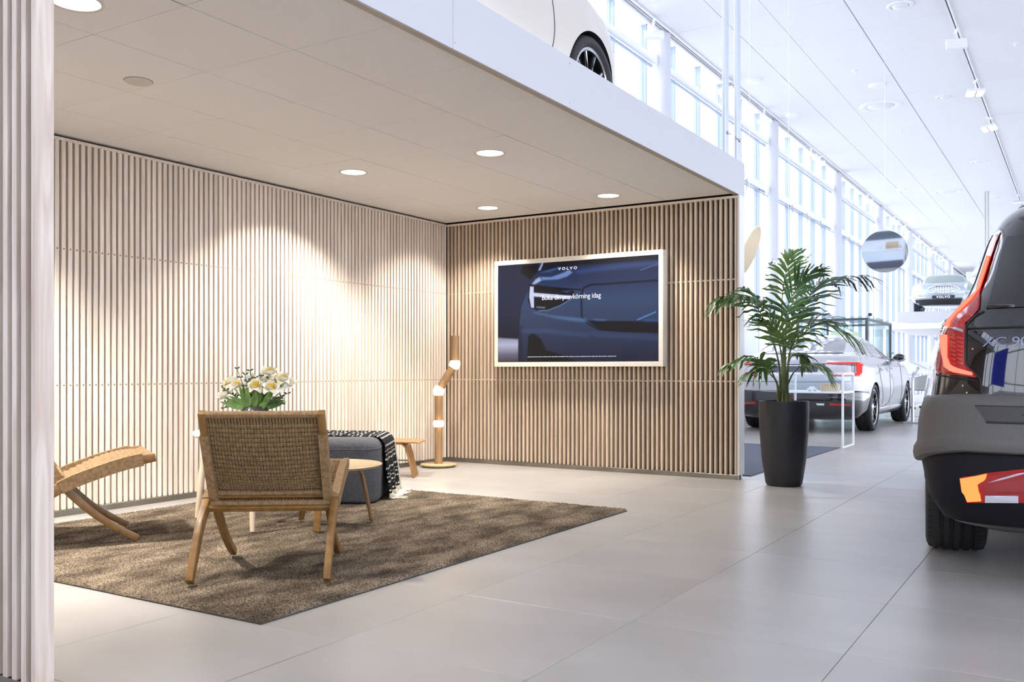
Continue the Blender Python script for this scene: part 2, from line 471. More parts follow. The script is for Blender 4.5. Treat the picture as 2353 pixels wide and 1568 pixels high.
# --- glazed wall on the left of the hall
GL = glass('window_glass')
GX = .10
def glazing(name, fixed, along, lo, hi, zs, step, start, panes_from, panes_to, mull=.031, depth=.10, solid_below=None):
    """glass wall; along 'y' at x=fixed or along 'x' at y=fixed; returns the structure object"""
    def bx(a0, a1, b0, b1, z0, z1):
        return MB().box(b0, b1, a0, a1, z0, z1) if along == 'y' else MB().box(a0, a1, b0, b1, z0, z1)
    root = bx(lo, hi, fixed-depth/2, fixed+depth/2, zs[0]-.06, zs[0]).build(name, ALU); tag(root, kind='structure')
    for z in zs[1:]:
        bx(lo, hi, fixed-depth/2, fixed+depth/2, z-.04, z+.04).build('transom', ALU if z < zs[-1] else WHITE, root)
    cuts = []
    a = start
    while a > lo: a -= step
    while a < hi:
        if a > lo: cuts.append(a)
        a += step
    for a in cuts:
        bx(a-mull/2, a+mull/2, fixed-depth/2, fixed+depth/2, zs[0], zs[-1]).build('mullion', ALU, root)
    ed = [lo]+cuts+[hi]
    for a, b in zip(ed, ed[1:]):
        for z0, z1 in zip(zs, zs[1:]):
            bx(a+mull/2, b-mull/2, fixed-.004, fixed+.004, z0+.04, z1-.04).build('pane', GL, root)
    return root
glazing('window_1', GX, 'y', YB+.02, 40.0, [0.0, 2.22, 4.36, ZC+.12], 1.0605, 3.518, 0, 0)
glazing('window_2', GX, 'y', Y0, YB+.02, [2.66, 4.36, ZC+.12], 1.0605, 3.518, 0, 0)
glazing('window_3', Y0, 'x', 9.0, X1, [0.0, 2.22, 4.36, ZC], 1.4, 1.2, 0, 0)
glazing('window_5', Y0, 'x', -.3, 9.0, [2.66, 4.36, ZC], 1.4, 1.2, 0, 0)
tag(MB().box(-.4, 9.0, Y0-.1, Y0+.1, 0, 2.60).build('wall_rear', mat('rear_wall', (.45,.44,.44), .8)), kind='structure')
glazing('window_4', X1, 'y', Y0, Y1, [0.0, 2.22, 4.36, ZC], 1.6, 0.0, 0, 0)
tag(MB().box(-.4, -.06, Y0, YB, 0, 2.66).build('wall_side', WHITE), kind='structure')
tag(MB().box(-.3, X1, Y1, Y1+.2, 0, ZC+.2).build('wall_far', mat('far_wall', (.82,.82,.86), .8)), kind='structure')
tag(MB().box(-.1, .2, 40.0, Y1, 0, ZC+.2).build('wall_far_left', mat('far_wall', (.82,.82,.86), .8)), kind='structure')
# low white panels in front of the glazing behind the palm
for k in range(3):
    tag(MB().box(.20, .24, YB+.3+k*3.05, YB+.3+k*3.05+3.0, 0, 1.80).build('trim_3', WHITE, bevel=.004), kind='structure')

# --- round columns, roller blind tubes and tie beams
colm = mat('column_white', (.60,.61,.66), .5)
cy = [4.77+5.42*k for k in range(-2, 7)]
for y in cy:
    o = MB().lathe([(.125,0),(.125,ZC+.12)], 32).build('column', colm, smooth=60); o.location = (.30, y, 2.66 if y < YB else 0)
    if y < YB: o.scale = (1,1,(ZC+.12-2.66)/(ZC+.12))
    tag(o, kind='structure')
for k, (a, b) in enumerate(zip(cy, cy[1:])):
    if b < 0: continue
    t = thing('roller_blind', 'white roller blind tube, '+['over the mezzanine','first','second','third','fourth','fifth','sixth','seventh'][k-1 if k else 0]+(' bay' if k > 1 else '')+' past the suspension rods', 'blind', (.24, a, 5.26), 0, 'roller blind tubes along the glazing')
    MB().tube([(0, .16, 0), (0, 5.42-.16, 0)], .055, 16).build('tube', WHITE, t, smooth=60)
    MB().box(-.030, .0, .2, 5.22, -.11, -.075).build('bottom_bar', ALU, t)
    for s in (.15, 5.27): MB().box(-.07, .05, s-.012, s+.012, -.08, .08).build('bracket', WHITE, t)
    t = thing('tie_beam', 'slim white beam between columns, '+['mezzanine','first','second','third','fourth','fifth','sixth','seventh'][k-1 if k else 0]+' bay beside the suspension rods', 'beam', (.26, a, 4.30), 0, 'slim beams between the columns')
    MB().box(-.02, .03, .14, 5.28, 0, .10).build('flange', WHITE, t)
    MB().tube([(.03, .2, -.10), (.03, 5.2, -.10)], .008, 6).build('cable', STEEL, t)
    for s in (1.5, 2.7, 3.9): MB().box(.02, .04, s-.01, s+.01, -.20, .0).build('clip', STEEL, t)
# ------------------------------------------------------------------ lounge lamps
WARM = (1.0, .945, .87)
LAMPGLOW = emis('downlight_glow', (1.0, .93, .80), 9.0)
REFL = mat('downlight_reflector', (.85,.85,.83), .25, .6)
for k, (x, y) in enumerate(HOLES):
    where = ['over the near side of the coffee tables, towards the fascia', 'above the pouf near the slatted side wall', 'in the ceiling corner above the floor lamp', 'above the wall screen', 'above the open end of the lounge beside the slatted partition', 'unseen behind the slatted partition end'][k]
    t = thing('downlight', 'round recessed downlight '+where, 'ceiling light', (x, y, LH), 0, 'recessed downlights of the lounge')
    MB().lathe([(.092,.004),(.104,.004),(.106,-.003),(.098,-.005),(.091,-.002)], 32, cap=False).build('ring', mat('downlight_ring', (.72,.68,.62), .4), t, smooth=50)
    MB().lathe([(.0925,.0),(.086,.05),(.070,.085),(.05,.10)], 32, cap=False).build('reflector', REFL, t, smooth=60)
    MB().lathe([(.0905,.012),(.0,.0125)], 24, cap=False).build('diffuser', LAMPGLOW, t)
    ld = bpy.data.lights.new('downlight_beam', 'SPOT'); ld.energy = [185,300,155,180,185,700][k]; ld.color = WARM; ld.spot_size = math.radians(112); ld.spot_blend = .55; ld.shadow_soft_size = .06  # the last, unseen lamp is boosted to brighten the left wall
    lo = bpy.data.objects.new('downlight_beam', ld); COL.objects.link(lo); lo.parent = t; lo.location = (0, 0, .004); lo.rotation_euler = (0, math.radians(14) if x < 1.2 else 0, 0)
t = thing('ceiling_sensor', 'small round flush disc in the lounge ceiling tiles near the partition', 'sensor', (1.324, -4.482, LH))
MB().lathe([(.066,0),(.066,-.006),(.062,-.010),(.0,-.011)], 32, cap=False).build('cover', mat('ceiling_disc', (.66,.62,.57), .7), t, smooth=40)
MB().lathe([(.070,.0),(.070,-.002),(.066,-.002)], 32, cap=False).build('rim', mat('ceiling_disc_rim', (.30,.26,.22), .7), t)

# ------------------------------------------------------------------ rug
RX0, RX1, RY0, RY1 = .30, 2.885, -5.120, -2.02
RUGM = noisy('rug_wool', (.070,.052,.036), (.200,.156,.110), 4.5, .95, (1.6,.8,1), 6, lo=.36, hi=.66)
nt = RUGM.node_tree                       # fine tuft colour on top of the clouding
b_ = nt.nodes['Principled BSDF']; b_.inputs['Specular IOR Level'].default_value = .15
tcn = [n for n in nt.nodes if n.type == 'TEX_COORD'][0]
n2 = nt.nodes.new('ShaderNodeTexNoise'); n2.inputs['Scale'].default_value = 150; n2.inputs['Detail'].default_value = 1
nt.links.new(tcn.outputs['Object'], n2.inputs['Vector'])
mr = nt.nodes.new('ShaderNodeMapRange'); mr.inputs['From Min'].default_value = .34; mr.inputs['From Max'].default_value = .66; mr.inputs['To Min'].default_value = .38; mr.inputs['To Max'].default_value = 1.65
nt.links.new(n2.outputs[0], mr.inputs[0])
hs = nt.nodes.new('ShaderNodeHueSaturation'); nt.links.new(mr.outputs[0], hs.inputs['Value'])
rp = [n for n in nt.nodes if n.type == 'VALTORGB'][0]
nt.links.new(rp.outputs[0], hs.inputs['Color']); nt.links.new(hs.outputs[0], b_.inputs['Base Color'])
rug = thing('rug', 'large brown grey tufted wool rug under the woven chairs and tables', 'rug', ((RX0+RX1)/2, (RY0+RY1)/2, 0))
rw, rh = (RX1-RX0)/2, (RY1-RY0)/2
MB().box(-rw, rw, -rh, rh, .001, .006).build('backing', mat('rug_backing', (.05,.045,.04), .9), rug)
rs = np.random.RandomState(3)
nx, ny = 400, 480
gx, gy = np.meshgrid(np.linspace(-rw, rw, nx), np.linspace(-rh, rh, ny), indexing='ij')
low = sum(np.sin(gx*a+p)*np.sin(gy*b+q) for a, b, p, q in ((5,4,0,1),(11,7,2,0),(3,13,1,2)))*.0009
gz = .0135+low+rs.rand(nx, ny)*.0085
gx = gx+(rs.rand(nx, ny)-.5)*.004; gy = gy+(rs.rand(nx, ny)-.5)*.004
edge = np.minimum(np.minimum(gx+rw, rw-gx), np.minimum(gy+rh, rh-gy))
gz = np.where(edge < .004, .004, gz*np.clip(edge/.012, .65, 1))
vs = np.stack([gx, gy, gz], -1).reshape(-1, 3)
ii, jj = np.meshgrid(np.arange(nx-1), np.arange(ny-1), indexing='ij'); q0 = (ii*ny+jj).ravel()
qs = np.stack([q0, q0+ny, q0+ny+1, q0+1], -1)
me = bpy.data.meshes.new('pile'); me.vertices.add(len(vs)); me.vertices.foreach_set('co', vs.ravel()); me.loops.add(qs.size); me.loops.foreach_set('vertex_index', qs.ravel())
me.polygons.add(len(qs)); me.polygons.foreach_set('loop_start', np.arange(0, qs.size, 4)); me.update(calc_edges=True)
pl = link('pile', me, RUGM, rug); tag(pl, kind='stuff')
RZ = .0225          # standing height on the pile

# ------------------------------------------------------------------ woven folding lounge chairs
# local frame: x right, y forward, rear feet at y=0
def chair_proto():
    t = thing('lounge_chair', 'oak lounge chair with woven paper cord back, turned to the tables', 'chair')
    A = bez([(0,.050,.702),(0,.118,.572),(0,.205,.412),(0,.285,.290),(0,.40,.165),(0,.52,.070),(0,.625,.006)], 26)   # back stile running to the front foot
    B = bez([(0,-.015,.006),(0,.07,.120),(0,.155,.220),(0,.275,.300),(0,.43,.360),(0,.575,.403),(0,.705,.425)], 26)  # seat rail running to the rear foot
    wA, wB = .246, .278
    for s in (-1, 1):
        m = MB(); m.sweep([(s*wA, p.y, p.z) for p in A], .030, [.034+.012*math.sin(PI*min(1, k/18)) for k in range(26)], side=(1,0,0))
        m.build('back_stile', OAK, t, bevel=.004, seg=2, smooth=50)
        m = MB(); m.sweep([(s*wB, p.y, p.z) for p in B], .030, [.042+.014*math.sin(PI*(1-k/25)**.8) for k in range(26)], side=(1,0,0))
        m.build('seat_rail', OAK, t, bevel=.004, seg=2, smooth=50)
    # cross bars
    MB().sweep([(-wA, A[0].y+.006, A[0].z-.012), (wA, A[0].y+.006, A[0].z-.012)], .018, .020, side=(0,.4,.9)).build('top_bar', OAK, t, bevel=.003)
    MB().sweep([(-wA, .272, .318), (wA, .272, .318)], .018, .022, side=(0,.5,.85)).build('lower_bar', OAK, t, bevel=.003)
    MB().sweep([(-wB, B[-1].y-.012, B[-1].z), (wB, B[-1].y-.012, B[-1].z)], .022, .022, side=(0,1,.2)).build('front_bar', OAK, t, bevel=.004)
    MB().sweep([(-wB, .232, .272), (wB, .232, .272)], .022, .024, side=(0,1,.5)).build('rear_bar', OAK, t, bevel=.003)
    for s in (-1, 1):
        m = MB().sweep([(s*.260, .225, .365), (s*.260, .300, .290)], .0025, .016, side=(1,0,0)); m.build('hinge', STEEL, t)
        m = MB().lathe([(.006,-.004),(.006,.004)], 10, (s*.2625, .225, .365), axis='x'); m.build('rivet', STEEL, t, smooth=50)
    # cord panels
    def panel(name, path, hw, nrow, sag):
        """warp of double cords laid over rows of cross cords; path from far end to near end (y,z)"""
        P = bez([(0, y, z) for y, z in path], 81)
        def pos(u, off, x):
            k = min(max(u, 0), 1)*80; i = min(int(k), 79); p = P[i].lerp(P[i+1], k-i); tg = (P[i+1]-P[i]).normalized()
            nrm = Vector((1,0,0)).cross(tg)
            d = sag*math.sin(PI*min(max(u,0),1))*(1-(x/hw)**2)
            return Vector((x, p.y, p.z)) + nrm*(off-d)
        m = MB()                                  # cross cords: broad flat bands over each row gap
        u0, u1 = .10, .93
        for r in range(nrow):
            u = u0+(u1-u0)*(r+.5)/nrow
            for du in (-.0085, .0085):
                path_ = [pos(u+du, .0030, -hw+2*hw*k/24) for k in range(25)]
                m.tube(path_, .0042, 6, up=(0,0,1))
        w = m.build('cross_cord', CORD, t, smooth=70); tag(w, kind='stuff')
        m = MB(); npair = 36; nseg = nrow*4
        for c in range(npair):
            x = -hw+2*hw*(c+.5)/npair
            for dx in (-.0023, .0023):
                for side in (1, -1):              # outer and inner face
                    path_ = []
                    for k in range(nseg+1):
                        u = u0+(u1-u0)*k/nseg; ph = math.cos(2*PI*(k/4))
                        path_.append(pos(u, .003+side*(.0048-.0036*ph*1.0), x+dx))
                    path_ = [pos(0, .003+side*.011, x+dx), pos(.05, .003+side*.008, x+dx)]+path_+[pos(.965, .003+side*.007, x+dx), pos(1, .003+side*.012, x+dx)]
                    m.tube(path_, .0021, 4, cap=False)
        w = m.build('warp_cord', CORD, t, smooth=80); tag(w, kind='stuff')
        MB().grid(lambda a, b_: pos(.02+.96*a, .003, -hw+2*hw*b_), 24, 9).build('gap_shade_sheet', CORD_SHADE, t, smooth=80)  # dark sheet standing for the shade in the gaps of the weave
        for u_ in (0.0, 1.0):                     # cord wound round the two bars
            m = MB(); a, b = pos(u_, .003, -hw), pos(u_, .003, hw)
            m.tube([a.lerp(b, k/72) for k in range(73)], [.0155+(.0012 if k % 2 else 0) for k in range(73)], 12)
            m.build('bar_wrap', CORD, t, smooth=70)
    panel('back', [(.058,.688),(.121,.562),(.200,.430),(.265,.335)], .236, 17, .026)
    panel('seat', [(.693,.430),(.575,.412),(.43,.370),(.250,.292)], .260, 14, .030)
    # cord wound round the stiles
    for s in (-1, 1):
        m = MB(); pts = [A[i] for i in range(3, 13)]
        pts = bez([(s*wA, p.y, p.z) for p in pts], 100)
        m.sweep(pts, [.035+(.0012 if k % 2 else 0) for k in range(100)], [.050+(.0012 if k % 2 else 0) for k in range(100)], side=(1,0,0)); m.build('stile_wrap', CORD, t, smooth=40)
        m = MB(); pts = [B[i] for i in range(12, 24)]
        pts = bez([(s*wB, p.y, p.z) for p in pts], 100)
        m.sweep(pts, [.035+(.0012 if k % 2 else 0) for k in range(100)], [.064+(.0012 if k % 2 else 0) for k in range(100)], side=(1,0,0)); m.build('rail_wrap', CORD, t, smooth=40)
    return t
ch = chair_proto()
tag(ch, 'oak lounge chair with woven cord back, standing in front of the flowers', 'chair', 'woven oak lounge chairs')
ch.location = ((2.255+2.714)/2, (-4.921-4.591)/2, RZ+.009); ch.rotation_euler = (0, 0, math.atan2(.33, .459))
ch2 = copy_tree(ch)
ch2['label'] = 'oak lounge chair with woven seat, half hidden by the slatted partition, facing the coffee tables'
fd = Vector((.496,.868,0)).normalized(); c0 = Vector((1.008,-4.287,RZ+.009)) - fd*.625
ch2.location = c0; ch2.rotation_euler = (0, 0, math.atan2(-fd.x, fd.y))

# ------------------------------------------------------------------ round oak coffee table with bent legs
tx, ty, th = 1.712, -3.507, .345
t = thing('coffee_table', 'low round oak coffee table with three bent plywood legs', 'table', (tx, ty, RZ+.004))
MB().lathe([(.0,th-.020),(.270,th-.020),(.292,th-.010),(.297,th-.003),(.293,th),(.0,th)], 56, cap=False).build('table_top', OAK_LIGHT, t, smooth=35)
for lx, ly in ((1.84,-3.299),(1.823,-3.731),(1.472,-3.491)):
    d = Vector((lx-tx, ly-ty, 0)); L = d.length; d.normalize(); sd = Vector((-d.y, d.x, 0))
    path = [d*r+Vector((0,0,z)) for r, z in ((.03,th-.027),(.10,th-.027),(.155,th-.033),(.185,th-.062),(.200,th-.12),(L-.022,.12),(L+.004,.0))]
    MB().sweep(bez(path, 24), [.050-.012*k/23 for k in range(24)], .016, side=sd).build('leg', OAK, t, bevel=.003, smooth=40)

# ------------------------------------------------------------------ taller round white table
wx, wy, wh = 1.20, -3.60, .525
t = thing('side_table', 'round white topped side table on pale turned legs, holding the flower vase', 'table', (wx, wy, RZ+.004))
MB().lathe([(.0,wh-.034),(.335,wh-.034),(.350,wh-.022),(.352,wh-.008),(.345,wh),(.0,wh)], 56, cap=False).build('table_top', WHITE_G, t, smooth=35)
MB().lathe([(.0,wh-.060),(.24,wh-.060),(.24,wh-.034),(.0,wh-.034)], 40, cap=False).build('apron', WHITE, t, smooth=35)
for lx, ly in ((.873,-3.751),(1.525,-3.916),(1.24,-3.22)):
    d = Vector((lx-wx, ly-wy, 0)); L = d.length; d.normalize()
    MB().tube([d*(L-.075)+Vector((0,0,wh-.04)), d*(L-.03)+Vector((0,0,wh*.5)), d*L], [.021,.020,.013], 16).build('leg', BEECH, t, smooth=60)

# ------------------------------------------------------------------ flower vase and bouquet
t = thing('flower_bouquet', 'bouquet of white and yellow tulips with green leaves in a dark round vase', 'flowers', (wx, wy, wh+RZ+.004))
MB().lathe([(.045,0),(.075,.02),(.092,.06),(.090,.10),(.076,.128),(.068,.140),(.062,.140),(.070,.126),(.082,.10),(.0,.05)], 32, cap=False).build('vase', mat('vase_dark', (.03,.03,.035), .25, coat=.5), t, smooth=50)
PETAL = noisy('tulip_petal', (.86,.84,.76), (.80,.74,.42), 9, .5, (1,1,1), 2, lo=.45, hi=.75)
PETAL_Y = mat('tulip_base_yellow', (.86,.66,.10), .5)
LEAF = noisy('tulip_leaf', (.06,.13,.025), (.13,.23,.05), 14, .5)
LEAF_D = noisy('foliage_dark', (.018,.045,.015), (.04,.085,.025), 20, .45)
STEMG = mat('stem_green', (.10,.20,.04), .5)
rb = random.Random(11)
def petal_mesh(m, c, ax, sd, L, w, open_):
    """one cupped petal from c outwards along ax, spreading to sd"""
    nrm = ax.cross(sd)
    rows = []
    for k in range(6):
        u = k/5
        ctr = c + ax*(L*(u*math.cos(open_*u))) + sd*(L*(.14+.62*u*math.sin(open_*(.4+.6*u))))
        ww = w*math.sin(PI*(.12+.83*u))**.8
        rows.append([ctr - nrm*ww*.5 - sd*ww*.12*-1*0, ctr - sd*(-ww*.10), ctr + nrm*ww*.5])
        rows[-1][1] = ctr + sd*(ww*.16)
    vs = [p for r in rows for p in r]
    fs = [(i*3+j, (i+1)*3+j, (i+1)*3+j+1, i*3+j+1) for i in range(5) for j in range(2)]
    m.add(vs, fs)
# heads placed from the photograph at the depth of the table
heads = [(522,915,.05),(548,893,.02),(588,893,-.08),(617,863,.03),(622,897,-.09),(648,877,-.02),(607,880,.05),(636,893,-.03),(660,888,.05),(533,886,.09),(575,880,.10)]
Dv = (Vector((wx, wy, 0))-CAM).dot(FWD)
base = Vector((0,0,.12))
for hx_, hy_, dd in heads:
    p = at_d(hx_, hy_, Dv+dd) - Vector((wx, wy, wh+RZ+.004))
    ax = (p-Vector((0,0,-.05))).normalized(); ax = (ax+Vector((0,0,.25))-FWD*.7).normalized()
    s1 = ax.cross(Vector((.3,.2,1))).normalized(); s2 = ax.cross(s1)
    fl_ = MB().tube(bez([base*.6, base+Vector((p.x*.3,p.y*.3,.02)), p], 8), .0035, 6).build('flower_stem', STEMG, t, smooth=60)
    m = MB(); my = MB(); off = rb.random()*2
    for ring, (n, op, L, w) in enumerate(((3, .55, .064, .060), (4, 1.05, .068, .058), (4, 1.55, .064, .052))):
        for k in range(n):
            a = 2*PI*k/n + ring*.6 + off; sd = s1*math.cos(a)+s2*math.sin(a)
            petal_mesh(m, p, ax, sd, L*(.9+.25*rb.random()), w, op+.2*(rb.random()-.5))
            petal_mesh(my, p+ax*.004-sd*.003, ax, sd, L*.66, w*.80, op*.92)
    m.build('tulip_head', PETAL, fl_, smooth=80, fixn=False); my.build('tulip_throat', PETAL_Y, fl_, smooth=80, fixn=False)
    m = MB(); m.sphere(p+ax*.012, .006, 8, 6, (1,1,2)); m.build('pistil', mat('pistil', (.10,.07,.03), .6), fl_, smooth=80)
def blade(a, b, w, bend, mtl, name='leaf'):
    """flat pointed leaf from a to b"""
    d = b-a; L = d.length; d.normalize(); sd = d.cross(FWD).normalized()*1.0; up_ = sd.cross(d)
    rows = []
    for k in range(7):
        u = k/6; c = a + d*L*u + up_*(bend*math.sin(PI*u)) ; ww = w*max(.02, math.sin(PI*(u*.92+.06)))
        rows.append([c-sd*ww/2, c+up_*ww*.12, c+sd*ww/2])
    m = MB(); vs = [p for r in rows for p in r]
    m.add(vs, [(i*3+j,(i+1)*3+j,(i+1)*3+j+1,i*3+j+1) for i in range(6) for j in range(2)])
    return m.build(name, mtl, t, smooth=80, fixn=False)
for k in range(46):
    a = rb.uniform(-1.25, 1.25); L = rb.uniform(.07, .19)
    st = Vector((0,0,.12))+RGT*rb.uniform(-.05,.05)+FWD*rb.uniform(-.05,.05)
    dr = (RGT*math.sin(a)*1.15+Vector((0,0,1))*math.cos(a)+FWD*rb.uniform(-.5,.4)).normalized()
    blade(st, st+dr*L, rb.uniform(.024,.042), rb.uniform(-.015,.015), LEAF, 'tulip_leaf')
for (px_, py_) in ((512,893),(520,898),(545,848),(563,862),(575,852),(588,868),(600,865),(520,926),(515,938),(648,928),(645,915),(540,930),(600,930),(660,905)):
    tip = at_d(px_, py_, Dv+rb.uniform(-.06,.06)) - Vector((wx, wy, wh+RZ+.004))
    path = bez([base*.8, base+Vector((tip.x*.4,tip.y*.4,tip.z*.2)), tip], 8)
    tw = MB().tube(path, .0018, 5).build('twig', mat('twig', (.06,.05,.03), .7), t)
    for k in range(3, 8):
        for s in (-1, 1):
            c = path[k]; d = (RGT*s*rb.uniform(.5,1)+Vector((0,0,rb.uniform(-.2,.9)))+FWD*rb.uniform(-.5,.5)).normalized()
            o = blade(c, c+d*rb.uniform(.018,.028), .010, .002, LEAF_D, 'small_leaf'); o.parent = tw

# ------------------------------------------------------------------ pouf and throw
pfx, pfy, prz = .815, -2.60, math.atan2(.53, .85)
POUFM = noisy('pouf_wool', (.055,.056,.064), (.088,.088,.097), 90, .9, (1,1,1), 3, bump=.1)
t = thing('pouf', 'grey blue upholstered square pouf with rounded edges behind the coffee table', 'pouf', (pfx, pfy, RZ), prz)
def rbox(hx, hy, h, r, z0, n=7):
    """box with strongly rounded edges"""
    m = MB()
    lv = [(z0, -.02)]+[(z0+r*.35*(1-math.cos(PI/2*k/4)), -.02+.02*math.sin(PI/2*k/4)) for k in range(1,5)]
    lv += [(z0+h*.5, .006)]
    lv += [(h+z0-r+r*math.sin(PI/2*k/n), -r+r*math.cos(PI/2*k/n)) for k in range(n+1)]
    rings = []
    for z, off in lv:
        ring = []; cr = .10+off*.5
        for qx, qy, a0 in ((1,1,0),(-1,1,PI/2),(-1,-1,PI),(1,-1,3*PI/2)):
            for k in range(7):
                a = a0+PI/2*k/6
                ring.append((qx*(hx+off-cr)+cr*math.cos(a), qy*(hy+off-cr)+cr*math.sin(a), z))
        rings.append(ring)
    n_ = len(rings[0]); vs = [p for r_ in rings for p in r_]
    fs = [(i*n_+k, i*n_+(k+1)%n_, (i+1)*n_+(k+1)%n_, (i+1)*n_+k) for i in range(len(rings)-1) for k in range(n_)]
    fs += [tuple(range(n_-1,-1,-1)), tuple((len(rings)-1)*n_+k for k in range(n_))]
    return m.add(vs, fs)
pw, ph = .43, .42
rbox(pw, pw, ph, .075, .004).build('cushion', POUFM, t, smooth=50)
sm = MB()
rr = []
for qx, qy, a0 in ((1,1,0),(-1,1,PI/2),(-1,-1,PI),(1,-1,3*PI/2)):
    for k in range(7):
        a = a0+PI/2*k/6; rr.append((qx*(pw-.10)+.1*math.cos(a)*1.0, qy*(pw-.10)+.1*math.sin(a), ph-.062))
sm.tube(rr+[rr[0]], .0035, 6); sm.build('piping', POUFM, t, smooth=70)
# throw: draped over the top and down the right hand side
def thr(u, v):
    """u across the pouf's depth, v from its left end over the top, round the edge and down"""
    x = -.40+v*1.215
    y = -.17+u*(.50)+.04*math.sin(v*5)
    y += (-.03*max(0, v-.55))
    e = pw+.012
    if x < e-.07: z = ph+.012+.004*math.sin(u*19+v*7); xx = x
    else:
        s = x-(e-.07); r = .085
        if s < r*PI/2:
            a = s/r; xx = e-.07+r*math.sin(a); z = ph+.012-r+r*math.cos(a)
        else:
            dn = s-r*PI/2; xx = e-.07+r+dn*.10+.010*math.sin(u*14)*min(1, dn*6); z = ph+.012-r-dn
    return Vector((xx, y+.012*math.sin(v*13), z))
THR = bpy.data.materials.new('throw_weave'); THR.use_nodes = True
nt = THR.node_tree; b_ = nt.nodes['Principled BSDF']; b_.inputs['Roughness'].default_value = .95; b_.inputs['Specular IOR Level'].default_value = .1
tc = nt.nodes.new('ShaderNodeUVMap'); br = nt.nodes.new('ShaderNodeTexBrick')
br.inputs['Scale'].default_value = 1.0; br.offset = .5
br.inputs['Color1'].default_value = (.62,.60,.54,1); br.inputs['Color2'].default_value = (.42,.41,.38,1); br.inputs['Mortar'].default_value = (.012,.012,.014,1)
br.inputs['Mortar Size'].default_value = .0105; br.inputs['Brick Width'].default_value = .050; br.inputs['Row Height'].default_value = .030
br.inputs['Mortar Smooth'].default_value = .25
nz = nt.nodes.new('ShaderNodeTexNoise'); nz.inputs['Scale'].default_value = 60
va = nt.nodes.new('ShaderNodeMixRGB'); va.inputs[0].default_value = .012
nt.links.new(tc.outputs[0], va.inputs[1]); nt.links.new(tc.outputs[0], nz.inputs['Vector']); nt.links.new(nz.outputs['Color'], va.inputs[2])
nt.links.new(va.outputs[0], br.inputs['Vector'])
# white dashes: only part of each brick is picked out, by clumps
nb = nt.nodes.new('ShaderNodeTexWave'); nb.inputs['Scale'].default_value = 6.2; nb.bands_direction = 'Y'; nb.inputs['Distortion'].default_value = 1.0
nt.links.new(tc.outputs[0], nb.inputs['Vector'])
rp = nt.nodes.new('ShaderNodeValToRGB'); rp.color_ramp.elements[0].position = .22; rp.color_ramp.elements[1].position = .40
nt.links.new(nb.outputs[0], rp.inputs[0])
mx = nt.nodes.new('ShaderNodeMixRGB'); mx.inputs[1].default_value = (.012,.012,.014,1)
nt.links.new(rp.outputs[0], mx.inputs[0]); nt.links.new(br.outputs[0], mx.inputs[2]); nt.links.new(mx.outputs[0], b_.inputs['Base Color'])
t = thing('throw_blanket', 'black and white patterned throw with cream fringe draped over the pouf', 'blanket', (pfx, pfy, RZ), prz)
NU, NV = 30, 90
m = MB(); m.grid(thr, NU, NV)
m2 = [(Vector(p)) for p in m.v]
me = m.mesh('cloth', smooth=80)
uvl = me.uv_layers.new(name='UVMap')
for poly in me.polygons:
    for li in poly.loop_indices:
        vi = me.loops[li].vertex_index; uvl.data[li].uv = ((vi // NV)/(NU-1)*.50, (vi % NV)/(NV-1)*1.215)
cl = link('cloth', me, THR, t)
sol = cl.modifiers.new('thickness', 'SOLIDIFY'); sol.thickness = .008; sol.offset = 1
FR = mat('fringe_cream', (.72,.66,.54), .9)
rf = random.Random(5)
for k in range(46):
    u = k/45; p = thr(u, 1.0); q = thr(u, .99); d = (p-q).normalized()
    L = min(.13, p.z+.05); pts = [p, p+d*L*.5+Vector((rf.uniform(-.01,.02),rf.uniform(-.012,.012),0)), p+d*L*.9+Vector((rf.uniform(.0,.05),rf.uniform(-.02,.02),0))]
    pts = [Vector((a.x, a.y, max(a.z, .006))) for a in pts]
    if p.z < .06: pts.append(pts[-1]+Vector((rf.uniform(.02,.07), rf.uniform(-.03,.03), 0)))
    MB().tube(bez(pts, 8), [.0045,.0045,.004,.004,.004,.0035,.003,.002], 5).build('fringe_strand', FR, t, smooth=70)
for k in range(14):     # side fringe towards the wall
    v = .62+k/13*.38; p = thr(1.0, v); dn = Vector((.012, .03, -.055))
    pts = [p, p+dn*.5, p+dn]; pts = [Vector((a.x, a.y, max(a.z, .006))) for a in pts]
    MB().tube(bez(pts, 6), .0035, 5).build('fringe_strand', FR, t, smooth=70)

# ------------------------------------------------------------------ bent plywood stool table
t = thing('plywood_stool', 'low bent plywood oak stool between the pouf and the floor lamp', 'stool', (.36, -1.30, 0), .50)
PLY = noisy('oak_plywood', (.28,.13,.04), (.40,.21,.075), 6, .4, (6,1,6), 5, lo=.3, hi=.7, dist=.6, coat=.2)
path = [(.27,.300),(.14,.303),(.0,.304),(-.13,.303),(-.26,.300)]
MB().sweep(bez([(x, 0, z) for x, z in path], 16), .34, .014, side=(0,1,0)).build('seat', PLY, t, bevel=.004, smooth=40)
for s in (-1, 1):
    pth = [(s*.06,.289),(s*.10,.287),(s*.128,.270),(s*.148,.225),(s*.175,.12),(s*.205,.002)]
    MB().sweep(bez([(x, 0, z) for x, z in pth], 20), [.28-.03*k/19 for k in range(20)], .013, side=(0,1,0)).build('leg_panel', PLY, t, bevel=.003, smooth=40)
MB().box(-.15, .15, -.012, .012, .13, .142).build('stretcher', STEEL, t, bevel=.002)

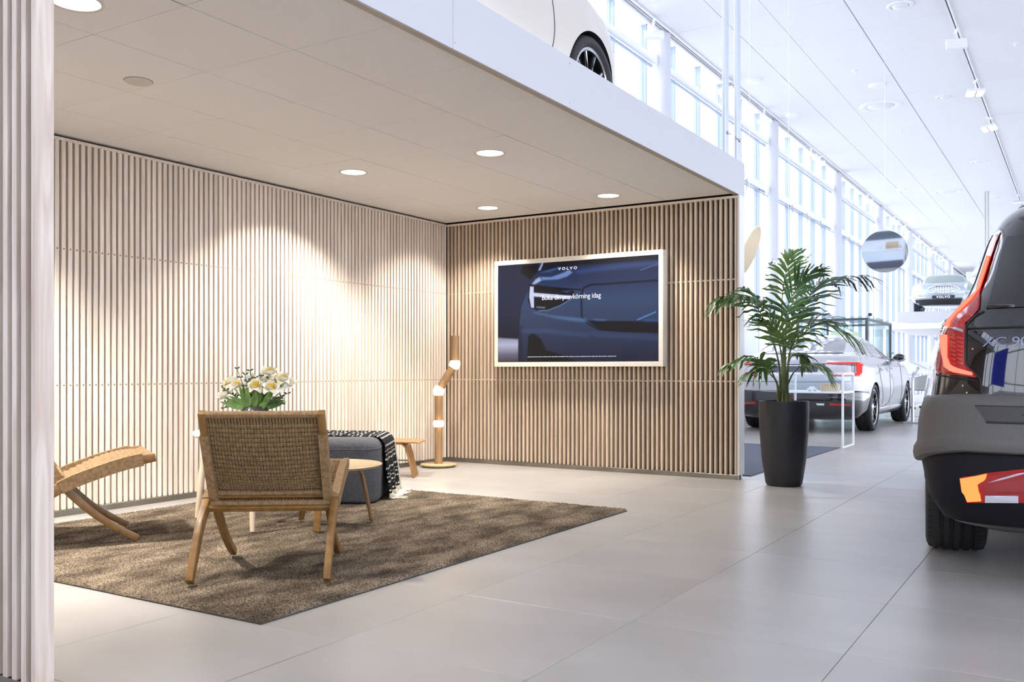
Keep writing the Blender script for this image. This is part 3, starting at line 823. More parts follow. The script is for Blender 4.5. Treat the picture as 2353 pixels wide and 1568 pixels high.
# ------------------------------------------------------------------ floor lamp of jointed oak tubes
lx, ly = .240, -.467
GLOW = emis('lamp_bulb_glow', (1.0, .84, .55), 6.0)
t = thing('floor_lamp', 'jointed oak tube floor lamp with three glowing opal joints in the corner', 'lamp', (lx, ly, 0))
MB().lathe([(.0,0),(.135,0),(.150,.008),(.170,.020),(.171,.026),(.165,.030),(.0,.030)], 48, cap=False).build('base', OAK_LIGHT, t, smooth=40)
j3 = Vector((0,0,.404)); j2 = Vector((0,0,.712)); j1 = Vector((.131,.081,.962)); tp = Vector((.132,.082,1.228))
R_ = .0385
MB().tube([(0,0,.03), j3-Vector((0,0,.030))], R_, 28).build('tube', OAK_LAMP, t, smooth=50)
MB().tube([j3+Vector((0,0,.030)), j2-Vector((0,0,.042))], R_, 28).build('tube', OAK_LAMP, t, smooth=50)
dm = (j1-j2).normalized()
MB().tube([j2+dm*.040, j1-dm*.040], R_, 28).build('tube', OAK_LAMP, t, smooth=50)
MB().tube([j1+Vector((0,0,.032)), tp], R_, 28).build('tube', OAK_LAMP, t, smooth=50)
def bulb(c, lo, hi):
    a = c-lo; b = c+hi
    pts = bez([a, a.lerp(c, .5), c, c.lerp(b, .5), b], 13)
    MB().tube(pts, [R_*1.02+.011*math.sin(PI*k/12)**.55 for k in range(13)], 28).build('bulb', GLOW, t, smooth=70)
    ld = bpy.data.lights.new('bulb_light', 'POINT'); ld.energy = .4; ld.color = (1,.70,.34); ld.shadow_soft_size = .045
    lo_ = bpy.data.objects.new('bulb_light', ld); COL.objects.link(lo_); lo_.parent = t; lo_.location = c + Vector((.06,-.06,0))
bulb(j3, Vector((0,0,.031)), Vector((0,0,.031)))
bulb(j2, Vector((0,0,.043)), dm*.041)
bulb(j1, dm*.041, Vector((0,0,.033)))
# ------------------------------------------------------------------ wall screen
SX0, SX1, SZ0, SZ1 = .617, 2.332, .937, 1.937
FY = -.090
IX0, IX1, IZ0, IZ1 = .655, 2.289, .980, 1.894
FRM = noisy('screen_frame_wood', (.74,.68,.58), (.80,.75,.66), 5, .45, (1,1,1), 4)
tv = thing('wall_screen', 'large screen in a pale wooden frame showing a dark blue car front', 'screen', ((SX0+SX1)/2, FY, SZ0))
ox, oz = (SX0+SX1)/2, SZ0
def fr(name, x0, x1, z0, z1, y0=0.0, y1=.088):
    MB().box(x0-ox, x1-ox, y0, y1, z0-oz, z1-oz).build(name, FRM, tv, bevel=.003)
fr('frame_top', SX0, SX1, IZ1, SZ1); fr('frame_bottom', SX0, SX1, SZ0, IZ0)
fr('frame_side', SX0, IX0, IZ0, IZ1); fr('frame_side', IX1, SX1, IZ0, IZ1)
# picture: painted in code, in picture pixels measured on the photograph (u right 0..1, v up 0..1)
NXp, NYp = 340, 190
U, V = np.meshgrid(np.linspace(0, 1, NXp), np.linspace(0, 1, NYp), indexing='ij')
img = np.zeros((NXp, NYp, 3))
def hexc(r, g, b): return np.array([((c/255.)/12.92 if c/255. <= .04045 else ((c/255.+.055)/1.055)**2.4) for c in (r, g, b)])
def lerp_keys(x, keys):
    xs = [k[0] for k in keys]; return np.stack([np.interp(x, xs, [hexc(*k[1])[c] for k in keys]) for c in range(3)], -1)
# crop coordinates of the photograph's enlargement -> u, v (screen corners measured there)
def uv_(cx, cy):
    # bilinear inverse with nearly vertical sides
    u = (cx-72)/(2005-72); top = 268+(132-268)*u; bot = 1427+(1418-1427)*u
    # perspective along the width: sides 1159 and 1286 tall
    s0, s1 = 1159., 1286.; uu = u*s0/(s1+(s0-s1)*u) if False else u*s0/(s0*u+s1*(1-u)) if False else u
    return u, 1-(cy-top)/(bot-top)
def sdpoly(pts):
    """signed distance (u units, negative inside)"""
    P = np.array([uv_(*p) for p in pts]); asp = .56
    d = np.full(U.shape, 9.); ins = np.zeros(U.shape, bool); n = len(P)
    for i in range(n):
        a, b = P[i], P[(i+1) % n]; ax, ay, bx, by = a[0], a[1]*asp, b[0], b[1]*asp
        ex, ey = bx-ax, by-ay; wx_, wy_ = U-ax, V*asp-ay
        tt = np.clip((wx_*ex+wy_*ey)/(ex*ex+ey*ey+1e-12), 0, 1)
        d = np.minimum(d, np.hypot(wx_-ex*tt, wy_-ey*tt))
        c = ((ay > V*asp) != (by > V*asp)) & (U < (bx-ax)*(V*asp-ay)/(by-ay+1e-12)+ax)
        ins ^= c
    return np.where(ins, -d, d)
def fill(pts, col, soft=.004, alpha=1.0):
    global img
    a = np.clip(.5-sdpoly(pts)/soft, 0, 1)[..., None]*alpha
    col = col if isinstance(col, np.ndarray) and col.ndim == 3 else hexc(*col)
    img = img*(1-a)+col*a
def stroke(pts, w, col, soft=.004, alpha=1.0):
    global img
    P = [uv_(*p) for p in pts]; asp = .56; d = np.full(U.shape, 9.)
    for a, b in zip(P, P[1:]):
        ax, ay, bx, by = a[0], a[1]*asp, b[0], b[1]*asp; ex, ey = bx-ax, by-ay
        tt = np.clip(((U-ax)*ex+(V*asp-ay)*ey)/(ex*ex+ey*ey+1e-12), 0, 1); d = np.minimum(d, np.hypot(U-ax-ex*tt, V*asp-ay-ey*tt))
    a = np.clip(.5-(d-w/1933.)/soft, 0, 1)[..., None]*alpha
    img = img*(1-a)+hexc(*col)*a
img[:] = lerp_keys(V, [(0,(38,28,40)),(.24,(22,22,38)),(.5,(30,38,66)),(.8,(34,42,74)),(1,(30,34,60))])
fill([(70,1135),(342,1150),(345,1430),(70,1430)], lerp_keys(V, [(0,(70,55,60)),(.08,(110,108,130)),(.18,(190,190,215)),(.24,(150,155,185)),(1,(150,155,185))]), .012)
body = lerp_keys(V, [(0,(28,32,56)),(.25,(40,52,84)),(.45,(50,66,100)),(.6,(52,74,112)),(.75,(38,56,98)),(1,(24,34,66))])
fill([(340,1430),(345,1010),(370,760),(450,560),(480,470),(560,370),(700,310),(900,250),(2010,130),(2010,1430)], body, .006)
fill([(75,268),(380,240),(350,360),(500,430),(470,480),(430,560),(75,560)], (26,30,52), .05, .35)
fill([(640,228),(2010,130),(2010,200),(1500,230),(1000,262),(820,300),(590,330)], (10,13,28), .010)
fill([(360,350),(400,260),(520,250),(600,240),(580,330),(500,430),(420,390)], (8,9,18), .010)
fill([(596,320),(640,225),(660,228),(622,318)], (150,170,215), .006)
fill([(1050,330),(1500,255),(2010,205),(2010,250),(1500,300),(1100,345)], (52,84,150), .03, .8)
fill([(630,400),(760,400),(900,350),(980,310),(1015,345),(950,390),(840,425),(640,435)], (120,150,210), .010, .85)
fill([(515,485),(560,430),(612,400),(632,440),(590,465),(540,490)], (165,185,225), .008)
fill([(620,345),(700,320),(860,275),(870,290),(740,335)], (60,100,170), .010, .7)
stroke([(478,490),(700,520),(1000,545),(1140,552)], 8, (6,8,18), .005)
# head lamp
fill([(470,510),(520,500),(1010,545),(1040,580),(990,670),(860,740),(700,800),(590,805),(500,770),(465,690)], (6,7,14), .006)
fill([(880,570),(1000,560),(960,585)], (40,80,170), .008, .8)
fill([(490,515),(535,515),(540,770),(505,765),(480,640)], (214,216,255), .004)
fill([(520,588),(1000,625),(985,665),(525,632)], (216,218,255), .004)
fill([(575,755),(680,762),(675,775),(575,768)], (120,130,170), .008)
stroke([(600,805),(720,800),(860,745),(1000,665)], 4, (120,140,180), .006, .8)
# grille blank panel and lower intake
stroke([(1130,880),(1122,640),(1150,530),(1240,490),(1500,475),(2010,440)], 10, (10,13,26), .006)
stroke([(1130,880),(1170,930),(1250,990),(1350,1040)], 8, (10,13,26), .006)
fill([(1200,925),(2010,935),(2010,1075),(1600,1065),(1370,1045),(1290,995)], (7,9,18), .006)
fill([(1260,905),(1420,912),(1400,925),(1290,920)], (90,130,190), .012, .6)
fill([(1850,915),(2010,912),(2010,930),(1850,930)], (50,90,160), .02, .7)
stroke([(1770,915),(1970,822)], 6, (90,140,215), .004)
fill([(540,825),(760,870),(1170,905),(1180,935),(1000,920),(820,890)], (90,130,185), .02, .75)
fill([(380,1040),(640,1030),(1200,1090),(1200,1110),(700,1062),(400,1060)], (70,100,150), .03, .45)
fill([(1200,1075),(2010,1120),(2010,1150),(1300,1110)], (60,84,130), .03, .5)
fill([(455,1430),(465,1120),(500,1080),(560,1090),(640,1160),(690,1280),(840,1320),(1100,1430)], (7,8,15), .008)
fill([(340,1430),(350,1000),(385,990),(395,1430)], (20,28,50), .02, .7)
fill([(1200,1380),(2010,1300),(2010,1430),(1200,1430)], (22,28,50), .06, .6)
stroke([(655,865),(670,905),(740,920)], 3, (34,46,76), .006)
stroke([(1800,320),(1900,280),(2000,240)], 3, (110,130,175), .006, .7)
stroke([(345,1430),(345,1010),(372,760),(450,560)], 4, (12,15,28), .006)
me = bpy.data.meshes.new('picture')
vx = IX0-ox+(IX1-IX0)*U; vz = IZ0-oz+(IZ1-IZ0)*V
vs = np.stack([vx, np.full(vx.shape, .008), vz], -1).reshape(-1, 3)
ii, jj = np.meshgrid(np.arange(NXp-1), np.arange(NYp-1), indexing='ij'); q0 = (ii*NYp+jj).ravel()
qs = np.stack([q0, q0+NYp, q0+NYp+1, q0+1], -1)
me.vertices.add(len(vs)); me.vertices.foreach_set('co', vs.ravel()); me.loops.add(qs.size); me.loops.foreach_set('vertex_index', qs.ravel())
me.polygons.add(len(qs)); me.polygons.foreach_set('loop_start', np.arange(0, qs.size, 4)); me.update(calc_edges=True)
ca = me.color_attributes.new('picture', 'FLOAT_COLOR', 'POINT')
ca.data.foreach_set('color', np.concatenate([img.reshape(-1, 3), np.ones((NXp*NYp, 1))], 1).ravel())
PM = bpy.data.materials.new('screen_picture'); PM.use_nodes = True; nt = PM.node_tree; b_ = nt.nodes['Principled BSDF']
at = nt.nodes.new('ShaderNodeAttribute'); at.attribute_name = 'picture'
b_.inputs['Base Color'].default_value = (.005,.005,.006,1); b_.inputs['Roughness'].default_value = .35; b_.inputs['Specular IOR Level'].default_value = .2
nt.links.new(at.outputs['Color'], b_.inputs['Emission Color']); b_.inputs['Emission Strength'].default_value = .82
pic = link('picture', me, PM, tv)
MB().box(IX0-ox-.002, IX1-ox+.002, .010, .060, IZ0-oz-.002, IZ1-oz+.002).build('screen_back', BLACK_M, tv)
LET = emis('screen_lettering', (.92,.93,1.0), .95)
def text(name, s, parent, mtl, size, loc, rot, align='LEFT', space=1.0, ext=.0004, bold=0.0, sx=1.0):
    cu = bpy.data.curves.new(name, 'FONT'); cu.body = s; cu.size = size; cu.align_x = align; cu.space_character = space; cu.extrude = ext; cu.offset = bold
    o = bpy.data.objects.new(name, cu); COL.objects.link(o)
    dg = bpy.context.evaluated_depsgraph_get(); me = bpy.data.meshes.new_from_object(o.evaluated_get(dg))
    bpy.data.objects.remove(o); bpy.data.curves.remove(cu)
    ob = link(name, me, mtl, parent); ob.location = loc; ob.rotation_euler = rot; ob.scale = (sx, 1, 1)
    return ob
def scr_xy(cx, cy):
    u, v = uv_(cx, cy); return IX0-ox+(IX1-IX0)*u, IZ0-oz+(IZ1-IZ0)*v
x, z = scr_xy(960, 300)
text('brand_lettering', 'VOLVO', tv, LET, .034, (x, .005, z-.006), (PI/2,0,0), 'CENTER', 1.55, bold=.0008, sx=1.28)
x, z = scr_xy(640, 672)
text('headline', 'Boka din provkörning idag', tv, LET, .064, (x, .005, z-.004), (PI/2,0,0), 'LEFT', .98, bold=.0004, sx=.91)
x0, z0 = scr_xy(462, 1366); x1, z1 = scr_xy(1537, 1352)
m = MB(); xx = x0; rt_ = random.Random(2)
while xx < x1:                      # fine print too small to read
    w = rt_.uniform(.012, .040); k = xx
    while k < xx+w:
        hgt = rt_.choice([.0045,.0045,.0065]); m.box(k, k+.0022, .0045, .006, z0, z0+hgt); k += .0038
    xx += w+.006
tag(m.build('fine_print', LET, tv), kind='stuff')
# ------------------------------------------------------------------ palm in a black pot
ppx, ppy = 3.371, -.150
t = thing('potted_palm', 'green kentia palm in a tall matt black tapered pot', 'plant', (ppx, ppy, 0))
pot = MB().lathe([(.0,0),(.128,0),(.140,.02),(.168,.20),(.186,.42),(.192,.60),(.190,.664),(.178,.664),(.176,.62),(.0,.62)], 56, cap=False).build('pot', noisy('pot_black', (.020,.021,.025), (.026,.027,.031), 40, .5, spec=.4), t, smooth=40)
MB().lathe([(.0,.630),(.175,.626)], 30, cap=False).build('soil', mat('soil', (.05,.035,.025), .95), t)
PAL = [noisy('palm_leaf_a', (.036,.098,.020), (.085,.180,.040), 6, .38, coat=.2), noisy('palm_leaf_b', (.070,.155,.024), (.160,.280,.055), 6, .38, coat=.2), noisy('palm_leaf_c', (.040,.085,.050), (.080,.140,.085), 6, .38, coat=.2)]
PST = noisy('palm_stem', (.06,.09,.025), (.14,.17,.05), 9, .5)
PBR = noisy('palm_fibre', (.13,.08,.04), (.26,.17,.09), 20, .8)
D0 = (Vector((ppx, ppy, 0))-CAM).dot(FWD)
pr_ = random.Random(21)
def pp(px_, py_, dd): return at_d(px_, py_, D0+dd) - Vector((ppx, ppy, 0))
# fronds: pixel course of the stalk, where leaflets begin, leaflet length, droop, depth drift, material
FR_ = [
 ([(1797,915),(1790,840),(1770,770),(1735,700),(1700,682),(1650,682)], .52, .16, .10, -.25, 0, 15),
 ([(1800,915),(1797,830),(1783,760),(1768,715),(1740,690),(1722,668)], .55, .20, .10, .10, 0, 11),
 ([(1803,915),(1800,800),(1796,720),(1800,660),(1808,620),(1822,580)], .55, .17, .06, .15, 1, 13),
 ([(1803,915),(1804,840),(1806,760),(1812,700),(1840,650),(1868,625)], .48, .20, .06, -.20, 0, 16),
 ([(1806,915),(1812,830),(1830,760),(1856,690),(1890,645),(1985,632)], .50, .22, .10, .25, 2, 22),
 ([(1801,915),(1802,850),(1803,800),(1790,770),(1770,742),(1752,735)], .42, .17, .05, -.15, 1, 15),
 ([(1806,915),(1811,850),(1818,800),(1848,765),(1890,742),(1955,768)], .40, .20, .09, -.20, 1, 20),
 ([(1795,915),(1785,880),(1770,860),(1755,838),(1725,818),(1668,838)], .45, .12, .05, -.25, 0, 11),
 ([(1806,915),(1816,870),(1835,845),(1858,836),(1885,840),(1900,852)], .42, .12, .05, -.10, 1, 10),
 ([(1792,915),(1780,870),(1768,838),(1758,830),(1740,850),(1715,858)], .45, .11, .05, -.10, 0, 9),
 ([(1804,915),(1806,870),(1812,835),(1822,815),(1838,812),(1845,822)], .55, .09, .05, .05, 0, 8),
 ([(1800,915),(1796,860),(1799,810),(1806,770),(1830,720),(1845,690)], .50, .16, .06, .20, 0, 13),
]
for path, st, LL, droop, drift, mi, nl in FR_:
    n = len(path)
    P = bez([pp(x, y, drift*(k/(n-1))**1.3) if k else Vector((pr_.uniform(-.05,.05), pr_.uniform(-.05,.05), .625)) for k, (x, y) in enumerate(path)], 40)
    fr = MB().tube(P, [.0085-.0075*k/39 for k in range(40)], 6).build('frond', PST, t, smooth=70)
    for k in range(nl):
        u = st+(1-st)*(k/(nl-1))
        i = min(int(u*39), 38); p = P[i]; tg = (P[i+1]-P[i]).normalized()
        lat = tg.cross(Vector((0,0,1)));
        if lat.length < .1: lat = Vector((1,0,0))
        lat = (lat.normalized()*.75 + RGT*.35*(1 if lat.dot(RGT) > 0 else -1)).normalized()
        nrm = lat.cross(tg).normalized()
        L = 1.45*LL*(.55+.55*math.sin(PI*min(1, .18+.8*(u-st)/(1-st))))
        for s in (-1, 1):
            d = (lat*s*(.82-.5*(u-st)/(1-st)) + tg*(.55+.5*(u-st)/(1-st)) + nrm*pr_.uniform(-.12,.2)).normalized()
            Lk = L*pr_.uniform(.85, 1.15); w = pr_.uniform(.0095, .0150)*(1.3 if mi == 0 else 1)
            sdv = d.cross(nrm).normalized(); rows = []
            for q in range(7):
                v = q/6; c = p+d*Lk*v+Vector((0,0,-1.5*droop*(v**2)*pr_.uniform(.8,1.2)))
                ww = w*(math.sin(PI*(.10+.88*v))**.7)
                rows += [c-sdv*ww, c-nrm*ww*.35, c+sdv*ww]
            m = MB().add(rows, [(a*3+b, (a+1)*3+b, (a+1)*3+b+1, a*3+b+1) for a in range(6) for b in range(2)])
            m.build('leaflet', PAL[mi], fr, smooth=80, fixn=False)
for k in range(14):
    a = pr_.uniform(0, 2*PI); r = pr_.uniform(.0, .065); b = Vector((r*math.cos(a), r*math.sin(a), .62)); h = pr_.uniform(.05,.16)
    MB().tube([b, b+Vector((pr_.uniform(-.01,.01), pr_.uniform(-.01,.01), h))], [.010, .005], 7).build('leaf_base', PBR, t, smooth=60)

# ------------------------------------------------------------------ white frame display table with glass case
x0, x1, y0, y1 = 2.29, 3.01, 3.67, 4.27
t = thing('display_table', 'slim white metal display table with a glass case behind the palm', 'table', (x0, y0, 0))
wd, dp, H_, SH = x1-x0, y1-y0, .874, .655; b = .024
WFR = mat('frame_white', (.86,.87,.90), .35)
for px_ in (0, wd-b):
    for py_ in (0, dp-b):
        MB().box(px_, px_+b, py_, py_+b, 0, H_).build('post', WFR, t, bevel=.002)
for z in (H_-b, SH-b):
    for py_ in (0, dp-b): MB().box(b, wd-b, py_, py_+b, z, z+b).build('rail', WFR, t, bevel=.002)
    for px_ in (0, wd-b): MB().box(px_, px_+b, b, dp-b, z, z+b).build('rail', WFR, t, bevel=.002)
MB().box(wd-b, wd, b, dp-b, 0, .012).build('foot_rail', WFR, t)
MB().box(b, wd-b, b, dp-b, SH-b, SH-.006).build('shelf', WFR, t)
CG = glass('case_glass', (.95,.98,.99), .08)
MB().box(b, wd-b, .008, .012, SH, H_-b).build('glass_pane', CG, t); MB().box(b, wd-b, dp-.012, dp-.008, SH, H_-b).build('glass_pane', CG, t)
MB().box(.008, .012, b, dp-b, SH, H_-b).build('glass_pane', CG, t); MB().box(wd-.012, wd-.008, b, dp-b, SH, H_-b).build('glass_pane', CG, t)
t = thing('wooden_box', 'small pale wooden box inside the glass case of the display table', 'box', (2.80, 3.93, SH-.006))
for k in range(7): MB().box(-.10+k*.0295, -.10+k*.0295+.027, -.06, .06, 0, .092).build('slat', noisy('box_wood', (.56,.40,.24), (.66,.50,.33), 9, .5), t, bevel=.002)
MB().box(-.098, .102, -.055, .055, .006, .088).build('core', mat('box_core', (.42,.29,.17), .7), t)
t = thing('toy_car', 'little white model car inside the glass case', 'toy', (2.585, 3.95, SH-.006))
MB().prism([(-.055,.012),(.055,.012),(.058,.03),(.036,.036),(.022,.058),(-.022,.058),(-.040,.036),(-.058,.03)], Matrix.Translation((0,.022,0)) @ Matrix.Rotation(PI/2, 4, 'X'), .044).build('body', WHITE_G, t, bevel=.003)
for sx_ in (-.032, .032):
    for sy_ in (-.024, .020): MB().lathe([(.013,-.004),(.013,.004)], 14, (sx_, sy_, .013), axis='y').build('wheel', mat('toy_wheel', (.55,.55,.58), .5), t, smooth=50)

# grey carpet beyond the slatted wall
cx0, cx1, cy0_, cy1_ = .9, 2.965, .30, 3.66
CARP = noisy('carpet_grey', (.055,.060,.085), (.15,.16,.205), 170, .95, (1,1,1), 2, bump=.5)
t = thing('carpet', 'flat blue grey carpet behind the slatted screen wall', 'carpet', (cx0, cy0_, 0))
MB().box(0, cx1-cx0, 0, cy1_-cy0_, .0005, .009).build('mat_top', CARP, t, bevel=.002)
MB().box(-.006, cx1-cx0+.008, -.010, cy1_-cy0_+.006, .0003, .004).build('edge_band', BLACK_M, t)

# ------------------------------------------------------------------ hanging round discs
def disc(name, label, c, nrm, r, m1, m2, cable):
    t = thing(name, label, 'mirror', c)
    q = Vector((0,0,1)).rotation_difference(Vector(nrm).normalized()).to_matrix().to_4x4()
    def put(mb, nm, mt, sm=30):
        for i, v in enumerate(mb.v): mb.v[i] = tuple(q @ Vector(v))
        mb.build(nm, mt, t, smooth=sm)
    put(MB().lathe([(.0,.008),(r-.008,.008)], 56, cap=False), 'mirror_face', m1)
    put(MB().lathe([(.0,-.008),(r-.008,-.008),(r,-.004),(r,.004),(r-.008,.0075),(.0,.0075)], 56, cap=False), 'disc', m2)
    MB().tube([(0, 0, r*.55), (0, 0, cable)], .0022, 6).build('cable', WHITE, t)
mc = at_d(2033, 578, 13.2)
disc('mirror_disc', 'round silver mirror disc hanging above the white sedan', mc, (CAM-mc).normalized()+Vector((-.12,-.05,-.30)), .318, mat('mirror_silver', (.72,.77,.84), .04, 1.0), WHITE, ZC-mc.z)
gc = at_d(1722, 577, 10.6)
disc('gold_disc', 'tilted round gold disc hanging beyond the slatted wall end', gc, RGT*.80-FWD*.42+Vector((0,0,-.36)), .30, mat('mirror_gold', (.86,.68,.42), .22, .7), mat('gold_rim', (.84,.68,.46), .35, .3), ZC-gc.z)
# opal pendant lamp between the discs
pc = at_d(1812, 628, 9.6)
t = thing('pendant_lamp', 'white cone pendant lamp with a short tilted arm above the palm', 'lamp', pc)
MB().lathe([(.05,-.16),(.075,-.08),(.105,.0),(.135,.11),(.128,.11),(.095,.0),(.04,-.155)], 36, cap=False).build('shade', mat('lamp_shade_white', (.9,.9,.9), .4, emit=(1,1,1), es=.6), t, smooth=60)
MB().tube([(0,0,.10),(0,0,ZC-pc.z)], .0022, 6).build('cable', WHITE, t)
MB().tube(bez([Vector((0,0,.08)), -RGT*.10+Vector((0,0,.10)), -RGT*.17+Vector((0,0,.12))], 8), .012, 10).build('arm', WHITE, t, smooth=60)
MB().sphere(-RGT*.175+Vector((0,0,.125)), .03, 12, 8).build('joint', CHROME, t, smooth=80)

# ------------------------------------------------------------------ showroom ceiling: tracks, spotlights, lights, sensors
TRK = mat('track_white', (.82,.82,.84), .4)
HEADW = mat('spot_white', (.84,.84,.86), .4)
LED = emis('spot_led', (1.0, .96, .86), 3.0)
def track(x, y0, y1, label):
    t = thing('lighting_track', label, 'track', (x, y0, ZC))
    MB().box(-.018, .018, 0, y1-y0, -.034, 0).build('rail', TRK, t)
    MB().box(-.007, .007, .0, y1-y0, -.0355, -.034).build('slot', mat('track_slot', (.05,.05,.055), .6), t)
track(3.87, -3.0, 30.0, 'long white lighting track on the showroom ceiling above the cars')
track(.42, .6, 36.0, 'white lighting track along the ceiling edge by the glazing')
def spot(x, y, yaw, tilt, label, group):
    t = thing('track_spotlight', label, 'spotlight', (x, y, ZC-.034), yaw, group)
    MB().box(-.016, .016, -.09, .09, -.03, 0).build('adapter', HEADW, t, bevel=.003)
    MB().tube([(0,0,-.03),(0,0,-.15)], .012, 10).build('stem', HEADW, t, smooth=50)
    M = Matrix.Translation((0,0,-.20)) @ Matrix.Rotation(tilt, 4, 'X')
    MB().obox(M, .27, .15, .055).build('head', HEADW, t, bevel=.006)
    for s in (-1, 1):
        MB().obox(M @ Matrix.Translation((s*.063, 0, -.029)), .108, .118, .006).build('led_panel', LED, t)
    MB().obox(M @ Matrix.Translation((0, 0, -.032)), .014, .13, .010).build('divider', mat('spot_divider', (.25,.25,.26), .5), t)
spl = [('beside the first column, over the mezzanine', 4.2, .5, .9), ('near the paired suspension rods', 7.2, -.2, -.6), ('just past the suspension rods', 9.3, .3, .3),
       ('above the second roller blind', 12.7, .1, -.5), ('tilted, past the second column', 13.5, -.9, .8), ('beyond the third column', 18.8, .2, -.5), ('above the hanging silver mirror', 23.0, -.5, .7),
       ('over the fourth column', 25.0, .6, .5), ('ahead of the second platform', 28.0, .2, .3), ('over the second platform', 31.5, -.3, .5), ('at the far end of the glazing', 34.5, .2, .4)]
for w_, y, yaw, tl in spl: spot(.42, y, yaw, tl, 'white twin panel spotlight on the window track '+w_, 'spotlights on the window track')
spr = [('at its nearest end, tilted edge on', 6.75, .3, 1.2), ('between two others, lamps lit', 9.4, .4, -.5), ('with bright yellow lit panels', 12.0, -.5, -.6), ('just above the black car roof', 21.0, .2, .4)]
for w_, y, yaw, tl in spr: spot(3.87, y, yaw, tl, 'white twin panel spotlight on the centre track '+w_, 'spotlights on the centre track')
def rdown(x, y, r, label, lit=False):
    t = thing('ceiling_downlight', label, 'ceiling light', (x, y, ZC), 0, 'round lights in the showroom ceiling')
    MB().lathe([(r,0),(r,-.012),(r*.93,-.020),(r*.70,-.016),(r*.64,.0)], 44, cap=False).build('ring', WHITE, t, smooth=40)
    MB().lathe([(r*.64,-.002),(r*.5,-.030),(.0,-.038)], 36, cap=False).build('lens', mat('downlight_lens', (.78,.78,.78), .4), t, smooth=60)
rdown(2.256, 10.256, .37, 'big round ceiling light with a wide ring, the one nearer the mezzanine')
rdown(2.267, 19.73, .37, 'big round ceiling light with a wide ring, above the far sedan')
for y, w_ in ((5.51,'nearest the paired rods'),(10.25,'beside the big ringed light'),(16.18,'between the two big ringed lights'),(21.2,'past the farther big ringed light')):
    rdown(3.33, y, .17, 'small flat round ceiling light '+w_)
def sensor(x, y, r, label):
    t = thing('smoke_detector', label, 'sensor', (x, y, ZC), 0, 'small ceiling sensors')
    MB().lathe([(r,0),(r,-.02),(r*.8,-.045),(.0,-.05)], 28, cap=False).build('body', WHITE, t, smooth=40)
    MB().lathe([(r*1.15,0),(r*1.15,-.008),(r,-.008)], 28, cap=False).build('base', WHITE, t)
sensor(.756, 7.56, .12, 'round white smoke detector near the suspension rods'); sensor(.742, 9.985, .12, 'round white smoke detector over the second column')
sensor(2.438, 8.885, .13, 'round white smoke detector beside the big ringed light'); sensor(1.283, 18.64, .12, 'white detector above the far glazing')
for k, (x, y) in enumerate(((2.266,7.934),(2.27,12.3),(2.27,17.2),(2.27,21.9),(4.519,7.888))):
    t = thing('sprinkler', 'tiny white ceiling sprinkler '+['near the first smoke detector','behind the near ringed light','ahead of the far ringed light','beyond the far ringed light','right of the centre track'][k], 'sprinkler', (x, y, ZC), 0, 'ceiling sprinklers')
    MB().lathe([(.045,0),(.045,-.006),(.012,-.008),(.012,-.045),(.030,-.048),(.030,-.052),(.0,-.053)], 16, cap=False).build('head', WHITE, t, smooth=40)
    MB().lathe([(.06,0),(.06,-.003),(.045,-.003)], 16, cap=False).build('plate', WHITE, t)

# ------------------------------------------------------------------ glass booth with dark frame behind the sedan
t = thing('glass_booth', 'glass walled booth with dark frame behind the white sedan', 'booth', (.42, 11.6, 0))
BF = mat('booth_frame', (.05,.06,.07), .4)
bw, bd, bh = 1.34, 2.6, 1.93
for a in (0, bw):
    for c in (0, bd): MB().box(a-.025, a+.025, c-.025, c+.025, 0, bh).build('post', BF, t)
for c in (0, bd): MB().box(0, bw, c-.02, c+.02, bh-.05, bh).build('beam', BF, t)
for a in (0, bw): MB().box(a-.02, a+.02, 0, bd, bh-.05, bh).build('beam', BF, t)
BGL = glass('booth_glass', (.90,.97,.96), .10)
MB().box(-.06, bw+.06, -.08, bd+.06, bh+.012, bh+.032).build('roof_pane', BGL, t)
MB().box(.03, bw-.03, -.006, .006, .02, bh-.06).build('glass_pane', BGL, t); MB().box(bw-.006, bw+.006, .03, bd-.03, .02, bh-.06).build('glass_pane', BGL, t)
MB().box(.03, bw-.03, bd-.006, bd+.006, .02, bh-.06).build('glass_pane', BGL, t)
MB().box(bw+.03, bw+.10, -.05, .02, bh+.03, bh+.09).build('camera_unit', BLACK_M, t, bevel=.012)
t = thing('beige_poster', 'beige poster panel inside the glass booth', 'poster', (.55, 13.9, 0))
MB().box(0, .62, 0, .03, 1.05, 1.75).build('sheet', mat('poster_beige', (.70,.64,.46), .7), t)
MB().box(.02, .05, .0, .03, 0, 1.05).build('leg', BF, t); MB().box(.57, .60, .0, .03, 0, 1.05).build('leg', BF, t)

# ------------------------------------------------------------------ steel information stand
t = thing('info_stand', 'bent steel information stand with tilted panel beside the sedan nose', 'stand', (2.915, 9.42, 0))
MB().box(-.13, .42, -.16, .16, 0, .028).build('base_plate', mat('stand_base', (.50,.50,.50), .4, .6), t, bevel=.003)
MB().tube(bez([(0,0,.02),(0,0,.35),(0,0,.72),(.03,.0,.86),(.085,.02,.95)], 24), .026, 16).build('pole', mat('stand_steel', (.52,.53,.56), .25, .9), t, smooth=60)
MB().obox(Matrix.Translation((.11,.02,.985)) @ Matrix.Rotation(.46, 4, 'Y'), .30, .40, .016).build('panel', mat('stand_panel', (.70,.71,.74), .35, .4), t, bevel=.004)

